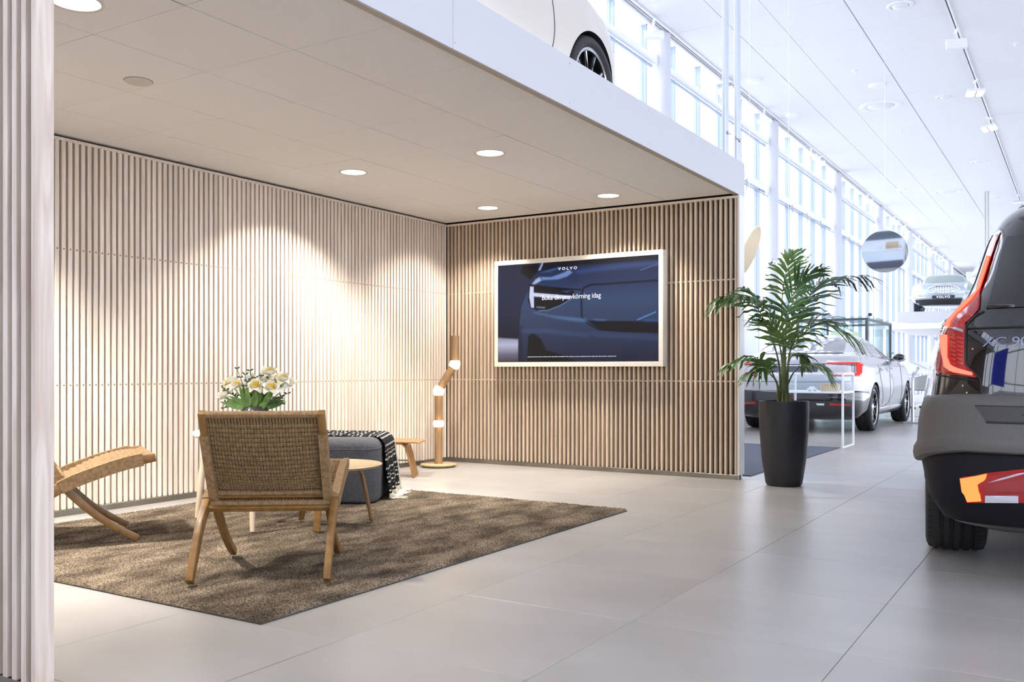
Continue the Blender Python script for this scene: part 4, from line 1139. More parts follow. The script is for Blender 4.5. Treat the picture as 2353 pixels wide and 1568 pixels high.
# ------------------------------------------------------------------ meeting corner far behind: tables, shell chairs, planter
def shell_chair(loc, rz, label):
    t = thing('shell_chair', label, 'chair', loc, rz, 'grey shell chairs at the far desk')
    G = mat('shell_grey', (.36,.35,.34), .75)
    def sh(u, v):
        a = (u-.5)*2.5; x = .27*math.sin(a); y = -.20*math.cos(a)*1.15; z = .47+.32*v*(1-.25*abs(u-.5)*2)
        return Vector((x*(1+.06*v), y-.05*v, z))
    MB().grid(sh, 20, 7).build('shell', G, t, smooth=80)
    MB().lathe([(.0,.42),(.20,.43),(.26,.46),(.255,.485),(.0,.475)], 28, cap=False).build('seat', G, t, smooth=50)
    MB().tube([(0,0,.10),(0,0,.43)], .022, 10).build('column', CHROME, t, smooth=50)
    for k in range(5):
        a = 2*PI*k/5
        MB().tube([(0,0,.12),(.26*math.cos(a),.26*math.sin(a),.055)], [.016,.010], 8).build('leg', CHROME, t, smooth=50)
        MB().sphere((.27*math.cos(a),.27*math.sin(a),.03), .03, 10, 6).build('castor', BLACK_M, t, smooth=70)
c1 = at_z(2122, 941); shell_chair(c1, .3, 'grey shell chair on castors behind the steel stand')
c2 = at_z(2086, 938); shell_chair(c2, -1.2, 'grey shell chair half hidden by the sedan wheel')
c3 = at_z(2112, 926)
t = thing('office_desk', 'white desk with a laptop sized screen beyond the steel stand', 'desk', (c3.x, c3.y, 0), .35)
MB().box(-.85, .85, -.40, .40, .71, .735).build('desk_top', WHITE_G, t, bevel=.004)
for s in (-1, 1): MB().box(s*.80-.02, s*.80+.02, -.35, .35, 0, .71).build('leg', WHITE, t)
t = thing('desk_monitor', 'pale grey monitor standing on the far white desk', 'monitor', (c3.x-.1, c3.y, .735), .35)
MB().box(-.30, .30, -.015, .015, .06, .40).build('panel', mat('monitor_back', (.66,.67,.70), .4), t, bevel=.006)
MB().box(-.03, .03, -.03, .03, .004, .10).build('stem', STEEL, t); MB().box(-.12, .12, -.08, .08, 0, .006).build('base', STEEL, t)
for k, (a, b_) in enumerate(((938, 934),)):
    pass
r0 = at_z(2100, 962); t = thing('office_rug', 'flat grey rug under the far shell chairs', 'rug', (r0.x, r0.y+1.5, 0), .0)
MB().box(-.6, 1.9, -.9, 1.6, .001, .008).build('mat_top', noisy('office_rug', (.30,.30,.31), (.42,.42,.43), 90, .95), t); MB().box(-.61, 1.91, -.91, 1.61, .0008, .004).build('edge_band', mat('office_rug_edge', (.28,.28,.29), .9), t)
pl_ = at_z(2046, 930); t = thing('planter', 'dark tapered planter with small leafy plants behind the sedan mirror', 'planter', (pl_.x, pl_.y, 0))
MB().lathe([(.0,0),(.20,0),(.27,.95),(.245,.95),(.24,.90),(.0,.90)], 28, cap=False).build('pot', mat('planter_dark', (.045,.05,.055), .5), t, smooth=40)
for k in range(46):
    a = pr_.uniform(0, 2*PI); r = pr_.uniform(0,.22); c = Vector((r*math.cos(a), r*math.sin(a), .92+pr_.uniform(.05,.42)))
    d = Vector((pr_.uniform(-1,1), pr_.uniform(-1,1), pr_.uniform(-.2,.8))).normalized(); sd = d.cross(Vector((.1,.3,1))).normalized()
    m = MB().add([c, c+d*.05+sd*.028, c+d*.11, c+d*.05-sd*.028], [(0,1,2,3)]); m.build('leaf', mat('planter_leaf', (.22,.30,.10), .5), t, fixn=False)
for k in range(7):
    a = 2*PI*k/7; MB().tube([(.05*math.cos(a),.05*math.sin(a),.90),(.18*math.cos(a),.18*math.sin(a),1.28)], .006, 5).build('stem', PST, t)

# ------------------------------------------------------------------ second platform
PY = 20.2
P2 = MB().box(.95, 6.4, PY, PY+6.0, 2.27, 2.505).build('platform', WHITE); tag(P2, kind='structure')
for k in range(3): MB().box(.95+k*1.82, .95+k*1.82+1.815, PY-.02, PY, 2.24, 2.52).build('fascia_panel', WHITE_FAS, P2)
MB().box(.6, 6.4, PY+.1, PY+6.0, 2.05, 2.268).build('soffit', WHITE, P2)
for s, (px_) in enumerate((2264, 2271)):
    q = at_y(px_, 600, PY+.05)
    t = thing('suspension_rod', 'slim suspension rod of the far platform, beside its twin', 'rod', (q.x, PY+.05, 2.505), 0, 'paired rods of the far platform')
    MB().tube([(0,0,0),(0,0,ZC-2.505)], .020, 10).build('bar', mat('rod_grey', (.50,.48,.46), .5), t, smooth=50)
    MB().lathe([(.035,0),(.035,.01),(.02,.012)], 14, cap=False).build('foot_plate', STEEL, t)
# pale wall panel at the far end
q0, q1 = at_y(2222, 625, 34.0), at_y(2300, 625, 34.0)
t = thing('far_banner', 'pale lilac panel standing on the far side of the hall', 'panel', (q0.x, 34.0, 0))
MB().box(0, q1.x-q0.x, 0, .08, 0, q0.z).build('panel', mat('lilac_panel', (.66,.66,.80), .7), t); MB().box(-.03, 0, 0, .10, 0, q0.z).build('edge', WHITE, t)

# blue sign hanging high before the rear glazing; the black car mirrors it
t = thing('hanging_sign', 'blue banner hanging high in front of the rear glazing', 'banner', (-.1, -12.2, 3.45))
MB().box(0, 1.9, -.02, .02, 0, 1.0).build('cloth', mat('banner_blue', (.02,.05,.80), .6), t)
for x in (.15, 1.75): MB().tube([(x,0,1.0),(x,0,ZC-3.45)], .006, 6).build('cable', STEEL, t)
# ------------------------------------------------------------------ cars: bodies lofted from plan outlines stacked by height
class Car:
    """local frame: x right, y forward, origin on the ground below the rear axle"""
    def __init__(s, keys, loc, rz, barrel=.018, bulge=(), nlev=64):
        s.keys = keys; s.M = Matrix.Translation(loc) @ Matrix.Rotation(rz, 4, 'Z'); s.Mi = s.M.inverted()
        s.barrel = barrel; s.bulge = bulge; n = len(keys)
        s.lv = [spline([(i,)+tuple(k) for i, k in enumerate(keys)], i*(n-1)/(nlev-1)) for i in range(nlev)]
    def mod(s, x, y, z, w):
        x = x*(1-s.barrel*((y-1.35)/2.0)**2*(.6 if abs(y-1.35) < 2 else 1))
        for yw, zw, a, ry, rz in s.bulge:
            x += math.copysign(a*math.exp(-((y-yw)/ry)**2-((z-zw)/rz)**2), x)*min(1, abs(x)/.6)
        return x
    def outline(s, L, nc=12, ns=18):
        z, w, yr, yf, Lr, Lf, er, ef = L; P = []
        for k in range(nc):
            a = PI/2*k/nc; P.append((w*math.sin(a)**(2/er), yr+Lr-Lr*math.cos(a)**(2/er)))
        for k in range(ns):
            u = k/ns; P.append((w, yr+Lr+(yf-Lf-yr-Lr)*u))
        for k in range(nc+1):
            a = PI/2*k/nc; P.append((w*math.cos(a)**(2/ef), yf-Lf+Lf*math.sin(a)**(2/ef)))
        P = [(s.mod(x, y, z, w) if x > 1e-6 else 0.0, y, z) for x, y in P]
        return P+[(-x, y, zz) for x, y, zz in P[-2:0:-1]]
    def body_mesh(s):
        m = MB(); rings = [s.outline(L) for L in s.lv]; n = len(rings[0])
        vs = [p for r in rings for p in r]
        fs = [(i*n+k, i*n+(k+1)%n, (i+1)*n+(k+1)%n, (i+1)*n+k) for i in range(len(rings)-1) for k in range(n)]
        m.add(vs, fs)
        for i, rev in ((0, True), (len(rings)-1, False)):       # caps as strips across the car
            r = rings[i]; o = i*n; h = n//2
            for k in range(h):
                a, b = k, k+1; c, d = (n-k-1) % n, (n-k) % n
                q = (o+a, o+b, o+c, o+d)
                q = tuple(dict.fromkeys(q))
                if len(q) >= 3: m.f.append(q if rev else q[::-1])
        return m
    def level(s, z):
        for a, b in zip(s.lv, s.lv[1:]):
            if a[0] <= z <= b[0]:
                t = (z-a[0])/max(1e-9, b[0]-a[0]); return [p+(q-p)*t for p, q in zip(a, b)]
        return s.lv[0] if z < s.lv[0][0] else s.lv[-1]
    def surf(s, q, z, off=0.0):
        """q: 0 rear centre, +-1 corner end, beyond that metres along the side"""
        _, w, yr, yf, Lr, Lf, er, ef = s.level(z)
        def p2(q):
            sg = 1 if q >= 0 else -1; q = abs(q)
            if q <= 1:
                a = PI/2*q; x, y = w*math.sin(a)**(2/er) if a > 0 else 0, yr+Lr-Lr*math.cos(a)**(2/er) if q < 1 else yr+Lr
            else: x, y = w, yr+Lr+(q-1)
            return Vector((sg*(s.mod(x, y, z, w) if x > 1e-6 else 0), y, z))
        p = p2(q)
        if off:
            t = p2(q+.01)-p2(q-.01); n = Vector((t.y, -t.x, 0)); n = n.normalized(); p = p+n*off
        return p
    def make_body(s, root, paint, arch, name='body'):
        me = s.body_mesh().mesh(name, merge=True); me.materials.append(paint)
        o = link(name, me, None, root)
        me.materials.append(BLACK_M)
        cm = MB()
        for yw in arch['y']:
            for sg in (-1, 1): cm.lathe([(arch['r'], sg*.56), (arch['r'], sg*1.25)] if sg > 0 else [(arch['r'], -1.25), (arch['r'], -.56)], 48, (0, yw, arch['z']), axis='x')
        cme = cm.mesh('cut', merge=True); cme.materials.append(paint); cme.materials.append(BLACK_M)
        for p in cme.polygons: p.material_index = 1
        co = link('cut', cme)
        md = o.modifiers.new('arch', 'BOOLEAN'); md.object = co; md.operation = 'DIFFERENCE'; md.solver = 'EXACT'
        try: md.material_mode = 'TRANSFER'
        except Exception: pass
        pm = o.parent; o.parent = None
        dg = bpy.context.evaluated_depsgraph_get(); dg.update()
        new = bpy.data.meshes.new_from_object(o.evaluated_get(dg))
        o.modifiers.clear(); o.data = new; o.parent = pm
        bpy.data.objects.remove(co)
        new.polygons.foreach_set('use_smooth', [True]*len(new.polygons)); new.set_sharp_from_angle(angle=math.radians(38))
        b0 = s.body_mesh(); s.bvh = BVHTree.FromPolygons([Vector(v) for v in b0.v], b0.f)
        return o
    def pix(s, px, py):
        """photo pixel -> local point on the body"""
        o = s.Mi @ CAM; d = (s.Mi.to_3x3() @ ray(px, py)).normalized()
        h = s.bvh.ray_cast(o, d)
        if h[0] is not None: return h[0]
        best = None
        for k in range(40):
            q = o+d*(3+k*.4); r = s.bvh.find_nearest(q)
            if r[0] is not None and (best is None or r[3] < best[1]): best = (r[0], r[3])
        return best[0]
    def cast(s, o, d, off):
        h = s.bvh.ray_cast(Vector(o), Vector(d))
        if h[0] is None:
            r = s.bvh.find_nearest(Vector(o)+Vector(d)*3); return r[0]-Vector(d)*off
        n = h[1] if h[1].dot(Vector(d)) < 0 else -h[1]
        return h[0]+n*off
    def patch(s, name, mtl, root, poly, mode, off=.004, nr=14, nc=14, side=1, thick=.004, smooth=60, inner=None):
        """poly in (x,z) for mode 'rear', (y,z) for mode 'side'; laid on the body"""
        zs = [p[1] for p in poly]; z0, z1 = min(zs), max(zs); n = len(poly); rows = []
        for r in range(nr):
            z = z0+(z1-z0)*(.002+.996*r/(nr-1)); xs = []
            for i in range(n):
                (a0, b0), (a1, b1) = poly[i], poly[(i+1) % n]
                if (b0-z)*(b1-z) <= 0 and abs(b1-b0) > 1e-9: xs.append(a0+(a1-a0)*(z-b0)/(b1-b0))
            if not xs: continue
            xa, xb = min(xs), max(xs); row = []
            for c in range(nc):
                v = xa+(xb-xa)*c/(nc-1)
                if mode == 'rear': row.append(s.cast((v, -4, z), (0, 1, 0), off))
                elif mode == 'front': row.append(s.cast((v, 7, z), (0, -1, 0), off))
                else: row.append(s.cast((side*4, v, z), (-side, 0, 0), off))
            rows.append(row)
        m = MB(); R_ = len(rows); vs = [p for r in rows for p in r]
        m.add(vs, [(i*nc+j, (i+1)*nc+j, (i+1)*nc+j+1, i*nc+j+1) for i in range(R_-1) for j in range(nc-1)])
        # skirt so that the patch has thickness
        dirv = Vector((0,1,0)) if mode == 'rear' else (Vector((0,-1,0)) if mode == 'front' else Vector((-side,0,0)))
        bd = [i*nc for i in range(R_)]+[(R_-1)*nc+j for j in range(1, nc)]+[i*nc+nc-1 for i in range(R_-2, -1, -1)]+[j for j in range(nc-2, 0, -1)]
        o = len(m.v); m.v += [tuple(Vector(vs[i])+dirv*(thick+off)) for i in bd]
        for k in range(len(bd)):
            l = (k+1) % len(bd); m.f.append((bd[k], bd[l], o+l, o+k))
        return m.build(name, mtl, root, smooth=smooth)
    def both(s, name, mtl, root, poly, **kw):
        """the same patch on the left and right half of the rear"""
        a = s.patch(name, mtl, root, poly, 'rear', **kw); b = s.patch(name, mtl, root, [(-x, z) for x, z in poly], 'rear', **kw)
        return a, b
    def line(s, name, mtl, root, pts, mode, r=.003, side=1, n=30, off=0.0):
        """a joint line following the body"""
        P = bez([(a, b, 0) for a, b in pts], n); Q = []
        for p in P:
            Q.append(s.cast((p.x, -4, p.y), (0,1,0), off) if mode == 'rear' else s.cast((side*4, p.x, p.y), (-side,0,0), off))
        return MB().tube(Q, r, 6).build(name, mtl, root, smooth=70)
    def shell(s, name, mtl, root, rows, qs, smooth=50, zfn=None):
        """skin round the rear: rows of (z, offset), qs positions; zfn(q, z) may bend z"""
        m = MB(); vs = []
        for z, off in rows:
            for q in qs:
                zz = zfn(q, z) if zfn else z
                p = s.surf(q, z, off); vs.append(Vector((p.x, p.y, zz)))
        n = len(qs)
        m.add(vs, [(i*n+j, i*n+j+1, (i+1)*n+j+1, (i+1)*n+j) for i in range(len(rows)-1) for j in range(n-1)])
        return m.build(name, mtl, root, smooth=smooth)

TREAD = mat('tyre_groove', (.006,.006,.007), .8)
def wheel(root, x, y, r, w, rim_r, style, side, spk=None, name='wheel'):
    """tyre, rim and spokes; side +1 when the outer face looks to +x"""
    wh = bpy.data.objects.new(name, None); COL.objects.link(wh); wh.parent = root; wh.location = (x, y, r); wh.rotation_euler = (0, 0, 0 if side > 0 else PI); wh.empty_display_size = .1
    h = w/2; pr = [(rim_r, -h*.80), (rim_r+.03, -h*.98), (r-.060, -h*1.0), (r-.032, -h*.97), (r-.015, -h*.89), (r-.005, -h*.74)]
    gr = [-.50, -.17, .17, .50]
    for g in gr: pr += [(r-.001, h*g-.010), (r-.009, h*g-.005), (r-.009, h*g+.005), (r-.001, h*g+.010)]
    pr += [(r-.005, h*.74), (r-.015, h*.89), (r-.032, h*.97), (r-.060, h*1.0), (rim_r+.03, h*.98), (rim_r+.004, h*.80), (rim_r, h*.70)]
    MB().lathe(pr, 72, axis='x', cap=False).build('tyre', RUBBER, wh, smooth=35)
    m = MB()                                        # shoulder grooves
    for k in range(64):
        a = 2*PI*k/64; c, sn = math.cos(a), math.sin(a)
        for sg in (-1, 1):
            M = Matrix.Rotation(a, 4, 'X') @ Matrix.Translation((sg*h*.76, 0, r-.0105)) @ Matrix.Rotation(sg*.34, 4, 'Y') @ Matrix.Rotation(.15*sg, 4, 'Z')
            m.obox(M, h*.30, .0042, .0075)
    tag(m.build('tread_groove', TREAD, wh), kind='stuff')
    SILV, DARK = mat('rim_machined', (.72,.72,.74), .22, .9), mat('rim_black', (.012,.012,.014), .3)
    MB().lathe([(rim_r+.002, -h*.8), (rim_r-.012, -h*.5), (rim_r-.015, h*.5), (rim_r-.004, h*.78), (rim_r-.018, h*.80), (rim_r-.022, h*.6)], 60, axis='x', cap=False).build('rim_barrel', DARK, wh, smooth=50)
    MB().lathe([(rim_r+.004, h*.78), (rim_r+.004, h*.84), (rim_r-.010, h*.86), (rim_r-.018, h*.80)], 60, axis='x', cap=False).build('rim_lip', SILV, wh, smooth=50)
    MB().lathe([(.0, -h*.1), (rim_r-.02, -h*.1)], 40, axis='x', cap=False).build('brake_disc', mat('brake_dark', (.02,.02,.022), .5), wh)
    xo = h*.74
    def spoke(a, r0, r1, w0, w1, mt, xx, th=.03, sh=0.0):
        M = Matrix.Rotation(a, 4, 'X'); m = MB()
        P = [(xx-th, -w0/2, r0), (xx-th, w0/2, r0), (xx-th, w1/2+sh, r1), (xx-th, -w1/2+sh, r1), (xx-.012*(1-sh*0), -w0/2, r0), (xx-.012, w0/2, r0), (xx, w1/2+sh, r1), (xx, -w1/2+sh, r1)]
        m.add([M @ Vector(p) for p in P], [(0,3,2,1),(4,5,6,7),(0,1,5,4),(1,2,6,5),(2,3,7,6),(3,0,4,7)])
        m.build('spoke', mt, wh, bevel=.002)
    for k in range(5):
        a = 2*PI*k/5+(.31 if style else .1)
        for sg in (-1, 1):
            spoke(a+sg*.075, .045, rim_r-.012, .040, .022, DARK, xo-.003, .035, sg*.020)
            spoke(a+sg*.085, .050, rim_r-.010, .016, .012, SILV, xo+.001, .004, sg*.026)
        if style:
            for sg in (-1, 1): spoke(a+PI/5+sg*.03, .10, rim_r-.010, .012, .009, SILV, xo-.001, .004, sg*.012)
            spoke(a+PI/5, .05, rim_r-.012, .030, .034, DARK, xo-.006, .03)
    MB().lathe([(.0, xo+.004), (.030, xo+.003), (.048, xo-.004), (.060, xo-.02), (.060, xo-.04)], 28, axis='x', cap=False).build('hub_cap', SILV, wh, smooth=40)
    return wh

# ---------------------------------------------------------------- sedan
#        z    w     yr     yf    Lr   Lf   er  ef
SED = [(.19, .76, -.86, 3.66, .30, .50, 2.6, 2.4),
       (.23, .84, -.98, 3.80, .34, .60, 2.8, 2.4),
       (.34, .905, -1.06, 3.86, .38, .70, 3.0, 2.5),
       (.48, .930, -1.085, 3.875, .40, .75, 3.0, 2.5),
       (.62, .935, -1.095, 3.88, .42, .80, 3.0, 2.5),
       (.76, .938, -1.10, 3.86, .42, .85, 3.0, 2.5),
       (.86, .936, -1.09, 3.82, .42, .9, 3.0, 2.4),
       (.94, .925, -1.075, 3.68, .42, .95, 3.0, 2.4),
       (1.00, .905, -1.07, 3.35, .42, .9, 3.0, 2.4),
       (1.045, .880, -1.07, 2.85, .42, .8, 3.0, 2.4),
       (1.085, .850, -1.06, 2.35, .42, .55, 2.9, 2.4),
       (1.115, .820, -1.00, 2.10, .45, .40, 2.7, 2.4),
       (1.140, .795, -.74, 1.95, .45, .35, 2.6, 2.4),
       (1.170, .772, -.54, 1.86, .42, .35, 2.6, 2.5),
       (1.230, .735, -.34, 1.70, .40, .35, 2.6, 2.6),
       (1.300, .690, -.12, 1.50, .40, .35, 2.6, 2.6),
       (1.370, .640, .14, 1.26, .40, .35, 2.5, 2.6),
       (1.420, .580, .42, 1.02, .26, .30, 2.4, 2.5),
       (1.445, .480, .58, .90, .15, .15, 2.3, 2.4),
       (1.455, .30, .66, .80, .06, .06, 2.2, 2.2)]
GAP = mat('panel_gap', (.03,.03,.035), .7)
CGLASS = mat('car_glass', (.10,.115,.12), .03, 0, 1.0, spec=1.0)
CGLASS_D = mat('car_glass_dark', (.015,.016,.018), .03, 0, .6)
REDL = mat('lamp_red', (.20,.004,.006), .12, 0, .4, emit=(1,.02,.02), es=.12)
REDG = emis('lamp_red_glow', (1.0,.035,.035), 2.2)
REDD = mat('lamp_dark_red', (.06,.006,.010), .10, 0, 1.0)
def sedan(loc, rz, paint, label, pxfit, name='sedan_car', group=None):
    car = Car(SED, loc, rz, bulge=((0,.62,.022,.42,.22),(2.94,.62,.022,.42,.22),(1.4,.60,-.016,.8,.16),(1.4,.97,.012,2.0,.05)))
    root = thing(name, label, 'car', loc, rz, group)
    car.make_body(root, paint, dict(y=(0, 2.94), r=.372, z=.355))
    for y in (0, 2.94):
        for sg in (-1, 1): wheel(root, sg*.822, y, .355, .245, .262, 1, sg)
    # lower black bumper and sills
    qs = [-1.02-.20]+[-1+k/14 for k in range(0, 29)]+[1.22]
    car.shell('rear_diffuser', BLACK_G, root, [(.20,-.05),(.205,.016),(.22,.020),(.24,.020),(.26,.020),(.28,.018),(.32,.018),(.37,.018),(.44,.018),(.50,.020),(.515,.016),(.575,.014),(.605,.010),(.612,.001)], qs, zfn=lambda q, z: z-(.05*max(0, abs(q)-.75) if z > .5 else 0))
    for sg in (-1, 1):
        m = MB(); rows = []
        for z, of in ((.20,-.06),(.21,.010),(.27,.020),(.315,.014),(.33,.0)):
            rows.append([car.cast((sg*4, y, max(z, .215)), (-sg,0,0), of) for y in np.linspace(.40, 2.54, 24)])
        vs = [p for r in rows for p in r]; m.add(vs, [(i*24+j, i*24+j+1, (i+1)*24+j+1, (i+1)*24+j) for i in range(4) for j in range(23)])
        m.build('sill', mat('sill_chrome', (.75,.75,.77), .12, .8), root, smooth=60)
    # tail lamps
    car.both('lamp_housing', REDD, root, [(.46,.985),(.50,1.015),(.86,1.015),(.905,.97),(.905,.84),(.86,.825),(.82,.84),(.82,.965),(.52,.985)], off=.004, nr=22, nc=22)
    tl = [[(.47,.992),(.50,1.010),(.875,1.010),(.875,.992)], [(.845,.992),(.895,.992),(.905,.86),(.860,.86)], [(.54,.832),(.58,.862),(.895,.862),(.880,.832)]]
    for k, p in enumerate(tl): car.both('lamp_strip', REDG, root, p, off=.0085, nr=5 if k != 1 else 10, nc=16 if k != 1 else 5)
    car.both('lamp_trim', REDL, root, [(.50,.815),(.55,.87),(.90,.87),(.885,.815)], off=.0045, nr=5, nc=16)
    car.patch('plate_recess', mat('plate_recess', (.055,.065,.10), .35), root, [(-.36,.875),(.36,.875),(.36,.96),(-.36,.96)], 'rear', off=.004, nr=6, nc=12)
    car.line('boot_seam', GAP, root, [(-.50,1.0),(-.40,.988),(0,.985),(.40,.988),(.50,1.0)], 'rear', .006)
    car.line('boot_seam', GAP, root, [(-.80,.98),(-.80,.78),(-.74,.745),(0,.735),(.74,.745),(.80,.78),(.80,.98)], 'rear', .0045, n=60)
    car.line('bumper_seam', GAP, root, [(-.86,.82),(-.80,.80)], 'rear', .003, n=6)
    car.both('reflector', REDL, root, [(.52,.405),(.78,.405),(.78,.430),(.52,.440)], off=.022, nr=4, nc=12)
    car.both('reverse_lamp', mat('lamp_clear', (.7,.72,.76), .1), root, [(.36,.408),(.45,.408),(.45,.435),(.34,.435)], off=.022, nr=4, nc=8)
    # glazing
    def tolocal(pts, ax): return [((lambda q: (q[ax], q.z))(car.pix(*p))) for p in pts]
    rw = [(-.60,1.145),(.60,1.145),(.50,1.34),(.40,1.405),(-.40,1.405),(-.50,1.34)]
    car.patch('rear_window', CGLASS, root, rw, 'rear', off=.004, nr=18, nc=22)
    wsd = [(-.66,1.16),(.66,1.16),(.52,1.37),(.42,1.41),(-.42,1.41),(-.52,1.37)]
    car.patch('windscreen', CGLASS, root, wsd, 'front', off=.004, nr=16, nc=22)
    for sg in (-1, 1):
        car.patch('quarter_window', CGLASS, root, [(-.10,1.135),(.10,1.115),(.46,1.105),(.46,1.345),(.30,1.335),(.10,1.27),(-.08,1.18)], 'side', side=sg, off=.004, nr=14, nc=14)
        car.patch('side_window', CGLASS, root, [(.50,1.103),(1.20,1.09),(1.22,1.375),(.95,1.39),(.50,1.352)], 'side', side=sg, off=.004, nr=14, nc=14)
        car.patch('side_window', CGLASS_D, root, [(1.27,1.09),(1.85,1.085),(1.72,1.19),(1.55,1.29),(1.30,1.372)], 'side', side=sg, off=.004, nr=14, nc=14)
        car.line('window_trim', mat('trim_gloss', (.03,.03,.035), .15), root, [(-.13,1.13),(-.09,1.20),(.10,1.285),(.45,1.362),(.95,1.402),(1.30,1.382),(1.58,1.29),(1.88,1.085)], 'side', .007, side=sg, n=50, off=.003)
        car.line('window_trim', CHROME, root, [(-.13,1.13),(.10,1.107),(.50,1.095),(1.20,1.082),(1.88,1.078)], 'side', .006, side=sg, n=40, off=.003)
        car.line('door_seam', GAP, root, [(.32,.98),(.42,.80),(.62,.55),(.68,.38)], 'side', .004, side=sg, off=.0)
        car.line('door_seam', GAP, root, [(1.24,1.06),(1.22,.80),(1.22,.55),(1.26,.38)], 'side', .004, side=sg, off=.0)
        car.line('door_seam', GAP, root, [(2.20,1.03),(2.30,.85),(2.36,.6),(2.34,.38)], 'side', .004, side=sg, off=.0)
        for yh in (.62, 1.55):
            p = car.cast((sg*4, yh, .93), (-sg,0,0), .016)
            MB().tube([p+Vector((0,-.10,0)), p+Vector((sg*.012,-.05,.002)), p+Vector((sg*.012,.05,.004)), p+Vector((0,.10,.006))], .012, 8).build('door_handle', CHROME, root, smooth=70)
        p = car.cast((sg*4, 1.78, 1.075), (-sg,0,0), 0)
        mi = MB().sphere((p.x+sg*.13, p.y, p.z+.03), .11, 16, 10, (1.0,.55,.62)).build('side_mirror', paint, root, smooth=80)
        MB().sphere((p.x+sg*.13, p.y-.03, p.z+.04), .10, 14, 8, (.92,.40,.56)).build('mirror_glass', CGLASS_D, mi, smooth=80)
        MB().tube([p, p+Vector((sg*.10,0,.0))], .020, 8).build('mirror_arm', BLACK_G, mi, smooth=60)
        car.patch('head_lamp', CGLASS, root, [(sg*.50,.66),(sg*.82,.68),(sg*.82,.76),(sg*.50,.74)], 'front', off=.006, nr=6, nc=10)
    return car, root
SEDPAINT = mat('sedan_silver_white', (.54,.53,.57), .22, .35, 1.0)
CREAM = mat('sedan_cream', (.66,.61,.55), .25, .1, 1.0)
sedan((1.81, 7.02, 0), 0, SEDPAINT, 'silver white sedan with C shaped red tail lamps behind the palm', None)
# car on the mezzanine
c2_, r2_ = sedan((1.445, -1.50-2.94, 2.601), 0, CREAM, 'cream white sedan parked on the mezzanine above the lounge', None, name='sedan_car')

# ---------------------------------------------------------------- black estate SUV
ang = math.radians(24.0)
Hd = FWD*math.cos(ang)+RGT*math.sin(ang)
SUVLOC = Vector((5.634, -2.157, 0)); SUVRZ = math.atan2(-Hd.x, Hd.y)
#        z    w     yr     yf    Lr   Lf   er  ef
SUV = [(.22, .80, -.84, 3.60, .30, .5, 2.8, 2.4),
       (.26, .88, -.95, 3.72, .30, .6, 3.0, 2.4),
       (.36, .940, -1.02, 3.80, .32, .7, 3.2, 2.5),
       (.50, .955, -1.04, 3.83, .34, .75, 3.2, 2.5),
       (.62, .955, -1.04, 3.84, .36, .8, 3.2, 2.5),
       (.74, .950, -1.02, 3.83, .38, .8, 3.2, 2.5),
       (.82, .938, -1.00, 3.80, .38, .8, 3.2, 2.5),
       (.92, .926, -.985, 3.74, .38, .8, 3.2, 2.5),
       (1.00, .914, -.975, 3.62, .38, .8, 3.2, 2.5),
       (1.07, .900, -.965, 3.40, .38, .8, 3.1, 2.5),
       (1.12, .876, -.955, 3.05, .38, .7, 3.0, 2.5),
       (1.16, .848, -.945, 2.60, .38, .5, 3.0, 2.5),
       (1.21, .810, -.925, 2.35, .38, .4, 3.0, 2.5),
       (1.25, .780, -.905, 2.25, .38, .4, 3.0, 2.5),
       (1.32, .748, -.862, 2.10, .38, .4, 3.0, 2.5),
       (1.42, .715, -.795, 1.88, .38, .4, 3.0, 2.5),
       (1.52, .682, -.735, 1.62, .38, .4, 3.0, 2.5),
       (1.60, .640, -.690, 1.36, .38, .4, 2.8, 2.5),
       (1.66, .570, -.600, 1.05, .38, .4, 2.6, 2.5),
       (1.70, .45, -.40, .75, .30, .3, 2.4, 2.4),
       (1.72, .25, -.10, .45, .10, .1, 2.2, 2.2)]
SUVP = mat('suv_black_paint', (.005,.005,.007), .05, 0, 1.0, spec=.3)
SUVP.node_tree.nodes['Principled BSDF'].inputs['Coat IOR'].default_value = 1.55
suv = Car(SUV, SUVLOC, SUVRZ, barrel=.010, bulge=((0,.60,.020,.50,.25),(2.98,.60,.020,.50,.25)))
root = thing('suv_car', 'black SUV with tall red tail lamp and matt grey rear bumper', 'car', SUVLOC, SUVRZ)
suv.make_body(root, SUVP, dict(y=(0, 2.98), r=.400, z=.378))
for y in (0, 2.98):
    for sg in (-1, 1): wheel(root, sg*.822, y, .378, .275, .262, 1, sg)
def L_(pts): return [(q.x, q.z) for q in (suv.pix(*p) for p in pts)]
GREYB = noisy('bumper_grey_matt', (.085,.080,.076), (.105,.098,.092), 260, .55, (1,1,1), 2, bump=.05)
BLUEB = noisy('bumper_black_matt', (.006,.006,.010), (.010,.010,.014), 260, .6, (1,1,1), 2, bump=.05, spec=.2)
qs = [-1.33,-1.2,-1.1]+[-1+k/16 for k in range(0, 33)]+[1.1,1.2,1.33]
suv.shell('lower_bumper', BLUEB, root, [(.235,-.10),(.240,-.01),(.27,.012),(.36,.016),(.48,.018),(.56,.016),(.60,.014)], qs)
def lip(q, z):
    e = max(0, abs(q)-.55); return z-.085*min(1, e/.6)**1.3*(1 if z < .70 else .6 if z < .78 else .25)
suv.shell('upper_bumper', GREYB, root, [(.570,.010),(.572,.040),(.580,.050),(.600,.053),(.628,.050),(.640,.043),(.655,.036),(.72,.034),(.77,.032),(.795,.022),(.808,.006),(.812,-.02)], qs, zfn=lip, smooth=40)
